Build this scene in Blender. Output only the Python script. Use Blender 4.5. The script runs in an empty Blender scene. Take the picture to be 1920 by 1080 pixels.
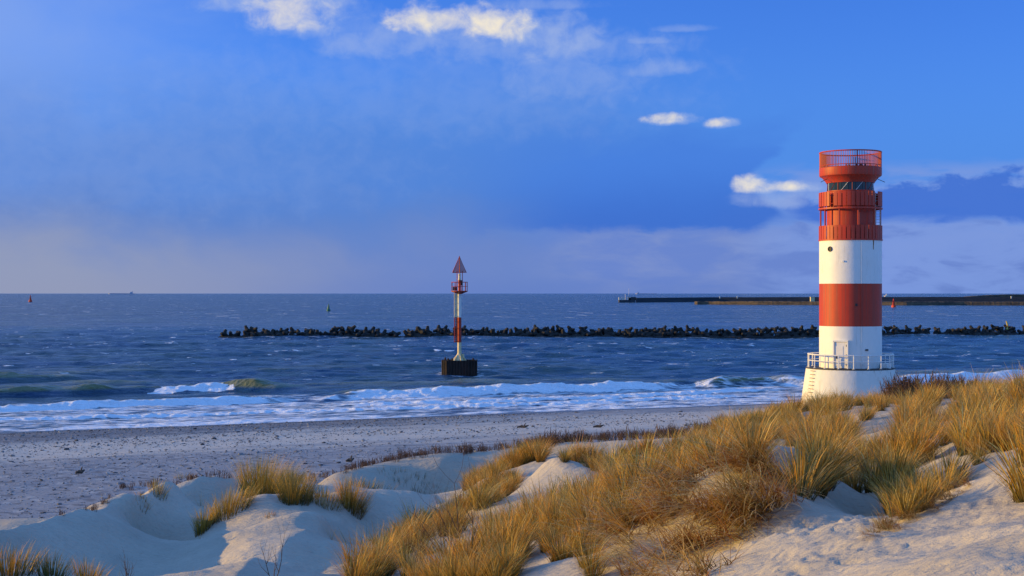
import bpy, bmesh, math, random
import numpy as np
from mathutils import Vector, Matrix

# ------------------------------------------------------------------ camera, sky, sun, exposure
F = 2667.0            # focal length in pixels of a 1920 px wide picture (50 mm on 36 mm)
HC = 11.0             # camera height above the water
HOR = 550.0           # picture row of the horizon
scene = bpy.context.scene
COL = scene.collection
cam_d = bpy.data.cameras.new('camera')
cam = bpy.data.objects.new('camera', cam_d)
COL.objects.link(cam)
cam.location = (0, 0, HC)
cam.rotation_euler = (math.pi / 2, 0, 0)
cam_d.sensor_width = 36.0
cam_d.lens = F / 1920 * 36
cam_d.shift_y = (HOR - 540) / 1920
cam_d.clip_start = 0.5
cam_d.clip_end = 200000
scene.camera = cam

SUN_EL, SUN_AZ = math.radians(7.8), math.radians(-84)
EXPOSURE = 0.5
SKY_STRENGTH = 0.15
vs = scene.view_settings
vs.view_transform = 'Standard'
vs.look = 'None'
vs.gamma = 1
vs.use_curve_mapping = False
vs.exposure = EXPOSURE
sun_d = bpy.data.lights.new('sun', 'SUN')
sun_d.energy = 4.1
sun_d.angle = math.radians(0.5)
sun_d.color = (1.0, 0.65, 0.13)
sun = bpy.data.objects.new('sun', sun_d)
COL.objects.link(sun)
SDIR = Vector((math.sin(SUN_AZ) * math.cos(SUN_EL), math.cos(SUN_AZ) * math.cos(SUN_EL), math.sin(SUN_EL)))
sun.rotation_euler = SDIR.to_track_quat('Z', 'Y').to_euler()
sun.location = SDIR * 300


# ---- small expression language over shader nodes
class X:
    nt = None

    def __init__(self, s): self.s = s

    @staticmethod
    def sock(v, inp):
        if isinstance(v, X): X.nt.links.new(v.s, inp)
        else: inp.default_value = v

    @staticmethod
    def m(op, *a):
        n = X.nt.nodes.new('ShaderNodeMath')
        n.operation = op
        for i, v in enumerate(a): X.sock(v, n.inputs[i])
        return X(n.outputs[0])

    def __add__(s, o): return X.m('ADD', s, o)
    __radd__ = __add__
    def __sub__(s, o): return X.m('SUBTRACT', s, o)
    def __rsub__(s, o): return X.m('SUBTRACT', o, s)
    def __mul__(s, o): return X.m('MULTIPLY', s, o)
    __rmul__ = __mul__
    def __truediv__(s, o): return X.m('DIVIDE', s, o)
    def __neg__(s): return X.m('MULTIPLY', s, -1.0)


def clamp01(x): return X.m('MINIMUM', X.m('MAXIMUM', x, 0.0), 1.0)


def ss(x, a, b, lo=0.0, hi=1.0):
    n = X.nt.nodes.new('ShaderNodeMapRange')
    n.interpolation_type = 'SMOOTHSTEP'
    X.sock(x, n.inputs[0])
    for i, v in enumerate((a, b, lo, hi)): n.inputs[i + 1].default_value = v
    return X(n.outputs[0])


def vec(x, y, z):
    n = X.nt.nodes.new('ShaderNodeCombineXYZ')
    for i, v in enumerate((x, y, z)): X.sock(v, n.inputs[i])
    return X(n.outputs[0])


def sep(v):
    n = X.nt.nodes.new('ShaderNodeSeparateXYZ')
    X.sock(v, n.inputs[0])
    return [X(o) for o in n.outputs]


def noise(v, scale=1.0, detail=4.0, rough=0.5, dist=0.0):
    n = X.nt.nodes.new('ShaderNodeTexNoise')
    X.sock(v, n.inputs['Vector'])
    n.inputs['Scale'].default_value = scale
    n.inputs['Detail'].default_value = detail
    n.inputs['Roughness'].default_value = rough
    n.inputs['Distortion'].default_value = dist
    return X(n.outputs[0])


def voro(v, scale, out=0, rnd=1.0):
    n = X.nt.nodes.new('ShaderNodeTexVoronoi')
    X.sock(v, n.inputs['Vector'])
    n.inputs['Scale'].default_value = scale
    n.inputs['Randomness'].default_value = rnd
    return X(n.outputs[out])


def mix(fac, a, b, mode='MIX'):
    n = X.nt.nodes.new('ShaderNodeMix')
    n.data_type = 'RGBA'
    n.blend_type = mode
    X.sock(fac, n.inputs[0])
    for v, i in ((a, 6), (b, 7)):
        if isinstance(v, X): X.nt.links.new(v.s, n.inputs[i])
        else: n.inputs[i].default_value = (*v, 1)
    return X(n.outputs[2])


def pos(kind='Position'):
    if kind == 'Position':
        return X(X.nt.nodes.new('ShaderNodeNewGeometry').outputs['Position'])
    return X(X.nt.nodes.new('ShaderNodeTexCoord').outputs[kind])


def attr(name, out='Fac'):
    n = X.nt.nodes.new('ShaderNodeAttribute')
    n.attribute_name = name
    return X(n.outputs[out])


def lin(r, g, b):
    f = lambda c: c / 255 / 12.92 if c <= 10 else ((c / 255 + 0.055) / 1.055) ** 2.4
    return (f(r), f(g), f(b))


def build_sky():
    w = bpy.data.worlds.new('World')
    scene.world = w
    w.use_nodes = True
    X.nt = w.node_tree
    bg = w.node_tree.nodes['Background']
    bg.inputs[1].default_value = SKY_STRENGTH
    K = 1 / (SKY_STRENGTH * 2 ** EXPOSURE)
    c = lambda r, g, b: tuple(v * K for v in lin(r, g, b))
    t = w.node_tree.nodes.new('ShaderNodeTexSky')
    t.sky_type = 'NISHITA'
    t.sun_disc = False
    t.sun_elevation = SUN_EL
    t.sun_rotation = SUN_AZ
    t.ozone_density = 4.0
    t.dust_density = 0.4
    sky = mix(1.0, X(t.outputs[0]), (0.42, 0.66, 1.40), 'MULTIPLY')
    d = pos('Generated')
    dx, dy, dz = sep(d)
    az = X.m('ARCTAN2', dx, dy)
    el = X.m('ARCSINE', dz)
    A = lambda px: math.atan((px - 960) / F)
    EL = lambda py: math.atan((HOR - py) / F)
    R = lambda n: n / F
    # the clear blue is deep right down to the haze on the horizon
    sky = mix(ss(el, EL(60), EL(420)) * 0.75, sky, c(74, 136, 232))
    P = vec(az * 1.0, el * 1.7, dz * 0.3)
    n1 = noise(P, 9, 6, 0.55, 0.3)
    n2 = noise(P, 38, 7, 0.6, 0.2)
    n3 = noise(P, 4, 3, 0.5)
    n4 = noise(vec(az, el * 3.0, dz), 22, 6, 0.55, 0.4)
    w1, w2, w3, w4 = n1 - 0.5, n2 - 0.5, n3 - 0.5, n4 - 0.5
    azw = az + w1 * 0.06 + w2 * 0.015
    elw = el + w1 * 0.05 + w2 * 0.012
    # pale veil towards the sun's side, brighter blue added outside the view to fill the shade
    veil = ss(az + w1 * 0.25, A(620), A(-150)) * 0.8
    sky = mix(veil, sky, c(132, 166, 234))
    cover = X.m('MAXIMUM', ss(X.m('ABSOLUTE', az), 0.36, 0.85), ss(el, 0.22, 0.50)) * ss(el, 1.15, 0.55, 0.35, 1.0)
    allround = ss(n3 + w1 * 0.3, 0.30, 0.65, 0.55, 0.92) * cover
    sky = mix(allround, sky, tuple(v * 1.3 for v in c(106, 170, 255)))
    # the wide rain cloud: soft on the left, edged on the right
    body = ss(elw, EL(90), EL(330)) * ss(azw, A(1480), A(1000)) * 0.75
    sky = mix(body, sky, c(84, 131, 211))
    grey = ss(elw, EL(330), EL(420)) * ss(azw, A(1250), A(700)) * 0.8
    sky = mix(grey, sky, c(95, 132, 202))
    # dark bank with its flat lower edge
    low = ss(el + w4 * 0.016 + w2 * 0.010 - ss(az, A(1400), A(1480)) * 0.010, EL(444), EL(418))
    top = ss(el + w1 * 0.07 + w4 * 0.02 + w2 * 0.01, EL(205), EL(310))
    tip = ss(az - X.m('ABSOLUTE', el - EL(340)) * 1.1 + w4 * 0.022 + w2 * 0.012, A(1408), A(1384)) * ss(azw, A(780), A(1150))
    bank = low * top * tip
    # haze and lumpy far cloud on the horizon
    hz = ss(el + w1 * 0.05 + w3 * 0.03 + w2 * 0.006, EL(375), EL(500))
    hzr = ss(el + w4 * 0.035 + w2 * 0.012, EL(415), EL(432)) * ss(azw, A(930), A(1150))
    sky = mix(hz * 0.85, sky, mix(ss(az + w1 * 0.2, A(1000), A(100)), c(108, 134, 198), c(152, 159, 184)))
    sky = mix(hzr * 0.8, sky, mix(ss(n4, 0.35, 0.72), c(106, 134, 206), c(130, 149, 204)))
    sky = mix(ss(el, EL(500), EL(552)) * 0.6, sky, mix(ss(az, A(900), A(100)), c(100, 128, 196), c(146, 154, 184)))
    # pale streaks and the dark lumpy bank right of the tower
    st = ss(el + w4 * 0.02, EL(305), EL(335)) * ss(az + w4 * 0.1, A(1360), A(1560)) * ss(n4, 0.30, 0.52) * 0.8
    sky = mix(st, sky, c(124, 154, 222))
    rb = ss(el + w2 * 0.045 + w4 * 0.012 + w1 * 0.02 - ss(az, A(1500), A(1900)) * 0.008, EL(358), EL(380)) \
        * ss(el + w4 * 0.02, EL(428), EL(408)) * ss(az + w4 * 0.06, A(1440), A(1540))
    sky = mix(rb * 0.92, sky, c(66, 114, 210))
    sky = mix(bank * 0.9, sky, mix(ss(el + w1 * 0.03, EL(300), EL(420)), c(72, 128, 222), c(62, 112, 207)))
    # sunlit cumulus: (px, py, rx, ry, strength)
    blobs = [(490, 18, 95, 28, .74), (560, 48, 95, 48, .76), (590, 10, 60, 26, .74), (870, 70, 230, 50, .55), (680, 92, 100, 34, .5), (640, 55, 90, 30, .35),
             (795, 48, 66, 36, .97), (872, 44, 80, 30, .82), (948, 62, 84, 50, 1.05), (1025, 82, 105, 54, .74),
             (1000, 10, 120, 13, .45), (1262, 228, 46, 13, 1.0), (1352, 236, 28, 11, .9), (1408, 346, 26, 18, .95), (1432, 356, 42, 17, .9),
             (1490, 356, 50, 13, .95), (1455, 380, 75, 20, .55), (1210, 81, 40, 9, .5), (1278, 59, 50, 8, .4),
             (1235, 132, 66, 20, .5), (1060, 150, 150, 75, .36), (1000, 100, 220, 45, .42), (800, 190, 420, 110, .17), (250, 330, 460, 130, .14)]
    q = noise(vec(az, el * 1.2, 0.0), 60, 10, 0.58, 0.3) - 0.5
    q2 = noise(vec(az, el * 1.2, 3.0), 17, 6, 0.6, 0.6) - 0.5
    total = None
    hot = None
    for px, py, rx, ry, k in blobs:
        u = (az - A(px) + q2 * R(rx * 0.9)) / R(rx)
        v = (el - EL(py) + q2 * R(ry * 0.9)) / R(ry)
        r2 = u * u + v * v * ss(v, 0.15, -0.35, 1.0, 2.8)
        dens = ss(r2 - q * 4.0, 2.0, -0.8)
        m = dens * k
        total = m if total is None else X.m('MAXIMUM', total, m)
        if k >= .76:
            h = ss(r2 - q * 2.9 + u * 0.55 - v * 0.6, 0.9, -1.0) * k * 0.95
            hot = h if hot is None else X.m('MAXIMUM', hot, h)
    sky = mix(clamp01(total) * 0.9, sky, c(172, 190, 228))
    sky = mix(clamp01(hot), sky, c(248, 236, 212))
    w.node_tree.links.new(sky.s, bg.inputs[0])
    w.cycles.sampling_method = 'MANUAL'
    w.cycles.sample_map_resolution = 512


build_sky()


# ------------------------------------------------------------------ helpers
def tag(o, label=None, cat=None, group=None, kind=None):
    for k, v in (('label', label), ('category', cat), ('group', group), ('kind', kind)):
        if v: o[k] = v
    return o


def empty(name, loc, rz=0.0):
    o = bpy.data.objects.new(name, None)
    COL.objects.link(o)
    o.location = loc
    o.rotation_euler.z = rz
    o.empty_display_size = 0.2
    return o


def link(name, me, mat=None, parent=None, smooth=False):
    if mat and not me.materials: me.materials.append(mat)
    if smooth: me.polygons.foreach_set('use_smooth', [True] * len(me.polygons))
    o = bpy.data.objects.new(name, me)
    COL.objects.link(o)
    if parent: o.parent = parent
    return o


class MB:
    """Collects simple shapes and links them as one mesh object."""

    def __init__(self): self.v, self.f = [], []

    def add(self, vs_, fs_):
        b = len(self.v)
        self.v += [tuple(p) for p in vs_]
        self.f += [tuple(i + b for i in f) for f in fs_]
        return self

    def box(self, c, s, rz=0.0, taper=1.0):
        ca, sa = math.cos(rz), math.sin(rz)
        p = []
        for z in (-1, 1):
            k = taper if z > 0 else 1
            for x, y in ((-1, -1), (1, -1), (1, 1), (-1, 1)):
                a, b = x * s[0] / 2 * k, y * s[1] / 2 * k
                p.append((c[0] + a * ca - b * sa, c[1] + a * sa + b * ca, c[2] + z * s[2] / 2))
        return self.add(p, [(3, 2, 1, 0), (4, 5, 6, 7), (0, 1, 5, 4), (1, 2, 6, 5), (2, 3, 7, 6), (3, 0, 4, 7)])

    def tube(self, pts, r, n=6, cap=True):
        pts = [Vector(p) for p in pts]
        rs = r if isinstance(r, (list, tuple)) else [r] * len(pts)
        b, out = len(self.v), []
        for i, p in enumerate(pts):
            t = (pts[min(i + 1, len(pts) - 1)] - pts[max(i - 1, 0)]).normalized()
            a = t.cross(Vector((0, 0, 1)))
            if a.length < 0.05: a = t.cross(Vector((1, 0, 0)))
            a.normalize()
            c = t.cross(a)
            out += [p + (a * math.cos(2 * math.pi * k / n) + c * math.sin(2 * math.pi * k / n)) * rs[i] for k in range(n)]
        fs_ = [(i * n + k, i * n + (k + 1) % n, (i + 1) * n + (k + 1) % n, (i + 1) * n + k) for i in range(len(pts) - 1) for k in range(n)]
        if cap: fs_ += [tuple(range(n))[::-1], tuple((len(pts) - 1) * n + k for k in range(n))]
        return self.add(out, fs_)

    def lathe(self, prof, n=48, close=False):
        """prof: list of (radius, z), outside seen with z going up."""
        vs_ = [(r * math.cos(2 * math.pi * k / n), r * math.sin(2 * math.pi * k / n), z) for r, z in prof for k in range(n)]
        m = len(prof)
        fs_ = [(i * n + k, i * n + (k + 1) % n, ((i + 1) % m) * n + (k + 1) % n, ((i + 1) % m) * n + k)
               for i in range(m if close else m - 1) for k in range(n)]
        return self.add(vs_, fs_)

    def ring(self, R, z, r, n=64, k=5):
        prof = [(R + r * math.cos(2 * math.pi * i / k), z + r * math.sin(2 * math.pi * i / k)) for i in range(k)]
        return self.lathe(prof, n, close=True)

    def mesh(self, name='mesh'):
        me = bpy.data.meshes.new(name)
        me.from_pydata(self.v, [], self.f)
        return me

    def build(self, name, mat, parent=None, smooth=False, bevel=0.0):
        o = link(name, self.mesh(name), mat, parent, smooth)
        if bevel:
            m = o.modifiers.new('bevel', 'BEVEL')
            m.width, m.segments, m.limit_method = bevel, 1, 'ANGLE'
        return o


def material(name, fn, rough=0.7, spec=0.3):
    """fn() returns colour and optionally bump height, bump distance, roughness."""
    m = bpy.data.materials.new(name)
    m.use_nodes = True
    X.nt = m.node_tree
    b = m.node_tree.nodes['Principled BSDF']
    b.inputs['Roughness'].default_value = rough
    b.inputs['Specular IOR Level'].default_value = spec
    r = fn()
    if not isinstance(r, tuple) or not isinstance(r[0], X): r = (r,)
    if isinstance(r[0], X): m.node_tree.links.new(r[0].s, b.inputs['Base Color'])
    else: b.inputs['Base Color'].default_value = (*r[0], 1)
    if len(r) > 1 and r[1] is not None:
        bp = m.node_tree.nodes.new('ShaderNodeBump')
        bp.inputs['Distance'].default_value = r[2]
        bp.inputs['Strength'].default_value = 1.0
        m.node_tree.links.new(r[1].s, bp.inputs['Height'])
        m.node_tree.links.new(bp.outputs[0], b.inputs['Normal'])
    if len(r) > 3: m.node_tree.links.new(r[3].s, b.inputs['Roughness'])
    return m


def perlin(x, y, seed=0):
    xi, yi = np.floor(x).astype(np.int64), np.floor(y).astype(np.int64)
    xf, yf = x - xi, y - yi

    def g(ix, iy, fx, fy):
        h = (ix * 374761393 + iy * 668265263 + seed * 974634777) & 0xFFFFFFFF
        h = ((h ^ (h >> 13)) * 1274126177) & 0xFFFFFFFF
        a = (h ^ (h >> 16)) / 4294967296.0 * 2 * np.pi
        return np.cos(a) * fx + np.sin(a) * fy
    s = lambda t: t * t * t * (t * (t * 6 - 15) + 10)
    u, v = s(xf), s(yf)
    a = g(xi, yi, xf, yf) * (1 - u) + g(xi + 1, yi, xf - 1, yf) * u
    b = g(xi, yi + 1, xf, yf - 1) * (1 - u) + g(xi + 1, yi + 1, xf - 1, yf - 1) * u
    return (a * (1 - v) + b * v) * 1.5


def fbm(x, y, o=4, seed=0, gain=0.5):
    t, a = 0, 1.0
    for i in range(o):
        t = t + a * perlin(x * 2 ** i, y * 2 ** i, seed + i)
        a *= gain
    return t


def sstep(x, a, b):
    t = np.clip((x - a) / (b - a), 0, 1)
    return t * t * (3 - 2 * t)


def at(px, py, z):
    """World point at height z that stands at this place of the photograph."""
    y = (HC - z) * F / (py - HOR)
    return ((px - 960) / F * y, y, z)


def at_y(px, py, y): return ((px - 960) / F * y, y, HC - (py - HOR) / F * y)


# ------------------------------------------------------------------ terrain
def shore(x, y): return (130.2 + 0.448 * x - y) * 0.913     # metres inland of the waterline


DUNE = [at(*p) for p in [
    # left ridge, its lee side and the hollow behind it
    (-260, 1080, 6.1), (-120, 1035, 6.05), (0, 1000, 6.0), (100, 976, 5.9), (200, 942, 5.8), (290, 916, 5.7), (345, 908, 5.45), (400, 899, 5.3),
    (460, 900, 5.1), (50, 988, 5.95), (150, 959, 5.85), (222, 935, 5.78), (245, 929, 5.75), (268, 922, 5.72), (318, 911, 5.58), (372, 903, 5.38), (430, 900, 5.2), (180, 1060, 5.1), (293, 1050, 4.95), (442, 975, 4.85), (355, 1010, 4.9), (350, 950, 4.9), (250, 985, 5.0), (60, 1066, 5.3),
    # lit hump and its ridge
    (480, 925, 5.75), (540, 932, 5.7), (420, 950, 5.5), (575, 950, 5.55), (400, 1080, 5.2), (440, 1100, 5.95), (480, 1064, 5.8), (540, 1024, 5.65), (610, 985, 5.5),
    (655, 953, 5.3), (690, 936, 5.1), (500, 985, 5.45), (430, 1000, 5.45), (400, 975, 5.3), (460, 1035, 5.6), (560, 1090, 5.3), (640, 1045, 4.75), (725, 1040, 4.65), (800, 970, 4.5), (720, 965, 4.55), (700, 1010, 4.6),
    (770, 914, 4.95), (690, 912, 4.75), (825, 935, 4.7), (640, 912, 4.7), (600, 912, 4.5),
    # the long shaded ridge above the beach
    (620, 893, 4.45), (680, 872, 4.75), (760, 862, 4.95), (820, 854, 5.10), (860, 848, 5.2), (950, 838, 5.25), (1000, 835, 5.25), (720, 903, 4.35), (850, 898, 4.45),
    (820, 886, 4.5), (910, 880, 4.65), (950, 872, 4.85),
    (1010, 850, 5.3), (1050, 835, 5.45), (1100, 824, 5.55), (1150, 825, 5.5), (1200, 822, 5.65), (1260, 817, 5.65), (1320, 808, 5.85), (1400, 795, 6.0), (1500, 755, 6.2), (1600, 757, 6.3),
    (1690, 752, 6.5), (1780, 730, 7.0), (1920, 720, 7.5), (2100, 715, 8.0),
    # sand dome and the grassy middle
    (1040, 868, 6.6), (1075, 876, 6.5), (960, 940, 5.8), (990, 905, 6.1), (1110, 915, 5.9), (900, 900, 5.5), (960, 862, 5.7), (1150, 850, 6.2), (1250, 840, 6.6), (880, 960, 5.6), (830, 1000, 5.6),
    (960, 1000, 6.2), (1030, 1000, 6.7), (900, 1060, 6.4), (770, 1030, 5.7), (1000, 1075, 7.2), (650, 1085, 5.8),
    # nearest hill, hollow and the trodden sand at the right
    (1460, 842, 8.75), (1400, 850, 8.65), (1520, 857, 8.55), (1340, 880, 8.45), (1280, 905, 8.2), (1200, 930, 7.8), (1450, 930, 8.35), (1400, 960, 8.15), (1300, 1000, 7.85),
    (1350, 1075, 7.75), (1450, 1010, 8.15), (1250, 1075, 7.5), (1160, 1000, 7.5), (1120, 1070, 7.4), (1545, 895, 8.2), (1600, 960, 8.05),
    (1565, 930, 8.1), (1690, 985, 8.2), (1500, 1020, 8.3), (1600, 1050, 8.45), (1800, 1000, 8.8), (1920, 1000, 9.02), (1815, 912, 8.68), (1880, 935, 8.72), (1930, 925, 8.8), (1740, 950, 8.38),
    # grassy plateau
    (1620, 900, 7.55), (1700, 890, 7.75), (1800, 860, 8.3), (1760, 850, 8.1), (1900, 850, 8.8), (1920, 790, 8.6), (1640, 800, 7.3), (1690, 765, 7.45), (1560, 790, 7.0),
    (1450, 790, 6.6), (1400, 820, 6.6), (1740, 790, 7.6), (1800, 770, 8.0), (1870, 740, 8.1), (2100, 850, 9.0), (2100, 1000, 9.35),
    # bottom left mound
    (40, 1074, 7.0), (-60, 1062, 7.0), (120, 1092, 6.5)]]
DUNE += [(0, 8, 8.5), (0, 0, 9.3), (5, 6, 9.1), (-6, 11, 7.4), (-12, 12, 7.4), (-11, 18, 6.7), (-4, 17, 6.6), (-20, 20, 7), (-18, 31, 4.2), (-22, 38, 2.4), (-12.6, 30, 4.6), (-12.2, 34, 4.1), (-12.3, 38.5, 3.6), (-11.6, 42, 3.5), (-11, 46, 3.0), (-9.5, 48.5, 3.0), (-8.2, 52, 2.8), (-15, 36, 2.9), (-14, 46, 2.4),
         (-10, 52, 2.2), (-25, 28, 5), (-34, 40, 2), (-30, 50, 1.6), (-8, 57, 2.2), (-2, 57.5, 2.4), (4, 59, 2.6), (10, 62, 2.6), (15, 67, 2.8), (22, 73, 3), (30, 74, 3.6), (38, 74, 4), (0, 70, 0),
         (-15, 65, 0), (20, 90, 0), (45, 90, 0), (12, 16, 9.6), (14, 30, 9), (24, 42, 8.8), (36, 60, 8), (28, 30, 10), (8, 3, 9.8), (-8, 3, 8.5), (-30, 10, 8), (-17, 50.5, 2.9), (-20, 47, 2.3)]
DP = np.array(DUNE)


def tps_fit(P, lam=0.02):
    n = len(P)
    d = np.hypot(P[:, None, 0] - P[None, :, 0], P[:, None, 1] - P[None, :, 1])
    K = np.where(d > 0, d * d * np.log(d + 1e-12), 0) + lam * np.eye(n)
    Q = np.c_[np.ones(n), P[:, :2]]
    A_ = np.block([[K, Q], [Q.T, np.zeros((3, 3))]])
    return np.linalg.solve(A_, np.r_[P[:, 2], 0, 0, 0])


TPS_W = tps_fit(DP)


def dune_z(x, y):
    sh, x, y = x.shape, x.ravel(), y.ravel()
    z = TPS_W[-3] + TPS_W[-2] * x + TPS_W[-1] * y
    for (px, py, _), w in zip(DP, TPS_W):
        d2 = (x - px) ** 2 + (y - py) ** 2 + 1e-9
        z = z + w * 0.5 * d2 * np.log(d2)
    return z.reshape(sh)


SPINES = [  # crest lines that stand sharper than the rest: points, height, width
    ([(-120, 1035, 6.05), (0, 1000, 6.0), (100, 976, 5.9), (200, 942, 5.8), (290, 916, 5.7), (345, 905, 5.6), (400, 897, 5.4)], .24, .6),
    ([(345, 905, 5.6), (320, 920, 5.5), (290, 940, 5.35), (255, 964, 5.15)], .12, .5),
    ([(440, 1100, 5.95), (480, 1064, 5.8), (540, 1024, 5.65), (610, 985, 5.5), (655, 953, 5.3), (690, 936, 5.1)], .18, .8),
    ([(620, 893, 4.45), (680, 872, 4.75), (760, 862, 4.95), (820, 854, 5.10), (860, 848, 5.2), (950, 838, 5.25)], .14, .6),
    ([(960, 940, 5.8), (990, 905, 6.1), (1040, 868, 6.6), (1075, 872, 6.6), (1110, 890, 6.3)], .15, .6),
    ([(1500, 905, 8.0), (1560, 930, 7.75), (1640, 965, 7.8), (1700, 985, 8.05)], -.15, .7),
    ([(1690, 985, 8.1), (1740, 950, 8.4), (1815, 908, 8.75), (1880, 930, 8.7)], .12, .6)]


def spine_z(x, y):
    out = np.zeros_like(x)
    for pts, hgt, wid in SPINES:
        P = np.array([at(*p)[:2] for p in pts])
        m = (x > P[:, 0].min() - 4 * wid) & (x < P[:, 0].max() + 4 * wid) & (y > P[:, 1].min() - 4 * wid) & (y < P[:, 1].max() + 4 * wid)
        X_, Y_ = x[m], y[m]
        best = np.full(X_.shape, 1e9)
        for a, b in zip(P[:-1], P[1:]):
            d = b - a
            t = np.clip(((X_ - a[0]) * d[0] + (Y_ - a[1]) * d[1]) / (d @ d), 0, 1)
            best = np.minimum(best, np.hypot(X_ - a[0] - t * d[0], Y_ - a[1] - t * d[1]))
        out[m] += hgt * np.exp(-best / wid)
    return out


SETTLE = [(-10.8, 30.0, -0.066, 2.8), (-10.8, 31.5, -0.18, 2.8), (-10.8, 37.5, -0.358, 2.8), (-9.6, 39.0, -0.049, 2.8), (-9.6, 42.0, 0.044, 2.8), (-9.6, 43.5, 0.022, 2.8), (-8.4, 43.5, -0.134, 2.8), (-10.8, 36.0, -0.188, 2.8), (-7.2, 45.0, -0.219, 2.8), (-6.0, 51.0, -0.206, 2.8), (-4.8, 52.5, 0.52, 2.8), (-3.6, 52.5, -0.382, 2.8), (-2.4, 52.5, -0.91, 2.8), (-1.2, 54.0, 0.183, 2.8), (0.0, 52.5, -0.048, 2.8), (1.2, 54.0, -0.28, 2.8), (1.2, 52.5, -0.063, 2.8), (2.4, 52.5, 0.095, 2.8), (4.8, 52.5, -0.024, 2.8), (6.0, 52.5, -0.06, 2.8), (7.2, 51.0, -0.067, 3.6), (8.4, 51.0, -0.075, 3.6), (13.2, 63.0, 0.092, 3.6), (13.2, 61.5, -0.163, 3.6), (14.4, 61.5, -0.131, 3.6), (15.6, 61.5, -0.071, 3.6), (16.8, 61.5, -0.098, 3.6), (18.0, 60.0, -0.25, 3.6), (19.2, 58.5, -0.207, 3.6), (20.4, 58.5, -0.195, 3.6), (22.8, 57.0, -0.204, 3.6), (25.2, 57.0, -0.236, 3.6), (-3.6, 46.5, -0.08, 2.8), (-4.8, 48.0, 0.28, 2.8), (-2.4, 46.5, -0.778, 2.8), (-9.6, 33.0, 0.089, 2.8), (-3.6, 54.0, -0.061, 2.8), (0.0, 54.0, 0.463, 2.8), (4.8, 49.5, 0.102, 2.8), (4.8, 46.5, -0.018, 2.8), (6.0, 48.0, -0.049, 3.6), (8.4, 54.0, -0.36, 3.6), (9.6, 54.0, 0.382, 3.6), (12.0, 52.5, 0.016, 3.6), (13.2, 52.5, -0.044, 3.6), (14.4, 54.0, -0.075, 3.6), (14.4, 51.0, -0.047, 3.6), (15.6, 52.5, -0.077, 3.6), (16.8, 52.5, -0.092, 3.6), (16.8, 48.0, -0.081, 3.6), (19.2, 51.0, -0.118, 3.6), (22.8, 52.5, -0.212, 3.6), (-3.6, 45.0, 0.452, 2.8), (12.0, 48.0, 0.109, 3.6), (13.2, 48.0, -0.185, 3.6), (13.2, 46.5, 0.022, 3.6), (14.4, 45.0, -0.035, 3.6), (15.6, 43.5, -0.053, 3.6), (16.8, 42.0, -0.091, 3.6), (16.8, 39.0, -0.165, 3.6), (6.0, 49.5, -0.051, 3.6), (14.4, 48.0, 0.189, 3.6), (15.6, 48.0, -0.031, 3.6), (16.8, 46.5, -0.057, 3.6), (25.2, 58.5, -0.117, 3.6), (21.6, 49.5, -0.042, 3.6), (-2.4, 45.0, -0.153, 2.8), (14.4, 33.0, -0.024, 3.6)]   # x, y, dz, radius: local settling of the crests


def settle_z(x, y):
    out = np.zeros_like(x)
    for cx, cy, dz, w in SETTLE:
        out += dz * np.exp(-((x - cx) ** 2 + (y - cy) ** 2) / (w * w))
    return out


def ground_z(x, y):
    s = shore(x, y)
    beach = np.where(s > 0, 0.036 * s, 0.05 * s)
    beach = np.clip(beach, -2, 2.4) + 0.05 * fbm(x * 0.15, y * 0.15, 3, 5) * sstep(s, 0, 6)
    beach += 0.35 * np.exp(-((s - 7) / 5.0) ** 2) * 0.5
    d = dune_z(x, y)
    d = np.where(y > 78, d - (y - 78) * 0.25, d) + settle_z(x, y)
    k = 0.5
    h = np.clip(0.5 + 0.5 * (d - beach) / k, 0, 1)
    z = beach * (1 - h) + d * h + k * h * (1 - h)
    z += h * ((0.025 + 0.075 * sstep(x, -2, 3)) * fbm(x * 0.35, y * 0.35, 3, 11) + 0.042 * fbm(x * 1.5 + y * .3, y * 1.0, 4, 21) * sstep(60 - y, 0, 20))
    z += h * spine_z(x, y)
    # trodden, slumped sand low on the right
    tr = np.exp(-(((x - 4.2) / 3.4) ** 2 + ((y - 15.5) / 3.4) ** 2))
    z += tr * (0.022 * np.abs(fbm(x * 4.5, y * 4.5, 4, 31)))
    tr2 = np.exp(-(((x - 3.9) / 1.3) ** 2 + ((y - 17.0) / 1.1) ** 2)) + .5 * np.exp(-(((x - 3.0) / .8) ** 2 + ((y - 14.2) / 1.2) ** 2))
    z += tr2 * (0.07 * np.abs(fbm(x * 4.0, y * 4.0, 3, 35)) - 0.06 * sstep(perlin(x * 4.6, y * 4.0, 41), 0.25, 0.5))
    z += h * 0.007 * perlin(x * 2.2 + y * 1.1, y * 5.5 - x * 1.2, 77) * sstep(40 - y, 0, 15)
    return z


NU, NV = 620, 640
U0, U1 = -0.62, 0.62
Y0, Y1 = 4.0, 150.0
ug = np.linspace(U0, U1, NU)
yg = Y0 * (Y1 / Y0) ** np.linspace(0, 1, NV)
GY, GU = np.meshgrid(yg, ug, indexing='ij')
GX = GU * GY
GZ = ground_z(GX, GY)


def gz(x, y):
    """Ground height looked up in the built surface."""
    x, y = np.asarray(x, float), np.asarray(y, float)
    fu = np.clip((x / y - U0) / (U1 - U0) * (NU - 1), 0, NU - 1.001)
    fv = np.clip(np.log(y / Y0) / math.log(Y1 / Y0) * (NV - 1), 0, NV - 1.001)
    i, j = fv.astype(int), fu.astype(int)
    a, b = fv - i, fu - j
    return (GZ[i, j] * (1 - a) * (1 - b) + GZ[i, j + 1] * (1 - a) * b + GZ[i + 1, j] * a * (1 - b) + GZ[i + 1, j + 1] * a * b)


RAY_Y = 6.0 * (140 / 6.0) ** np.linspace(0, 1, 900)


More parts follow.
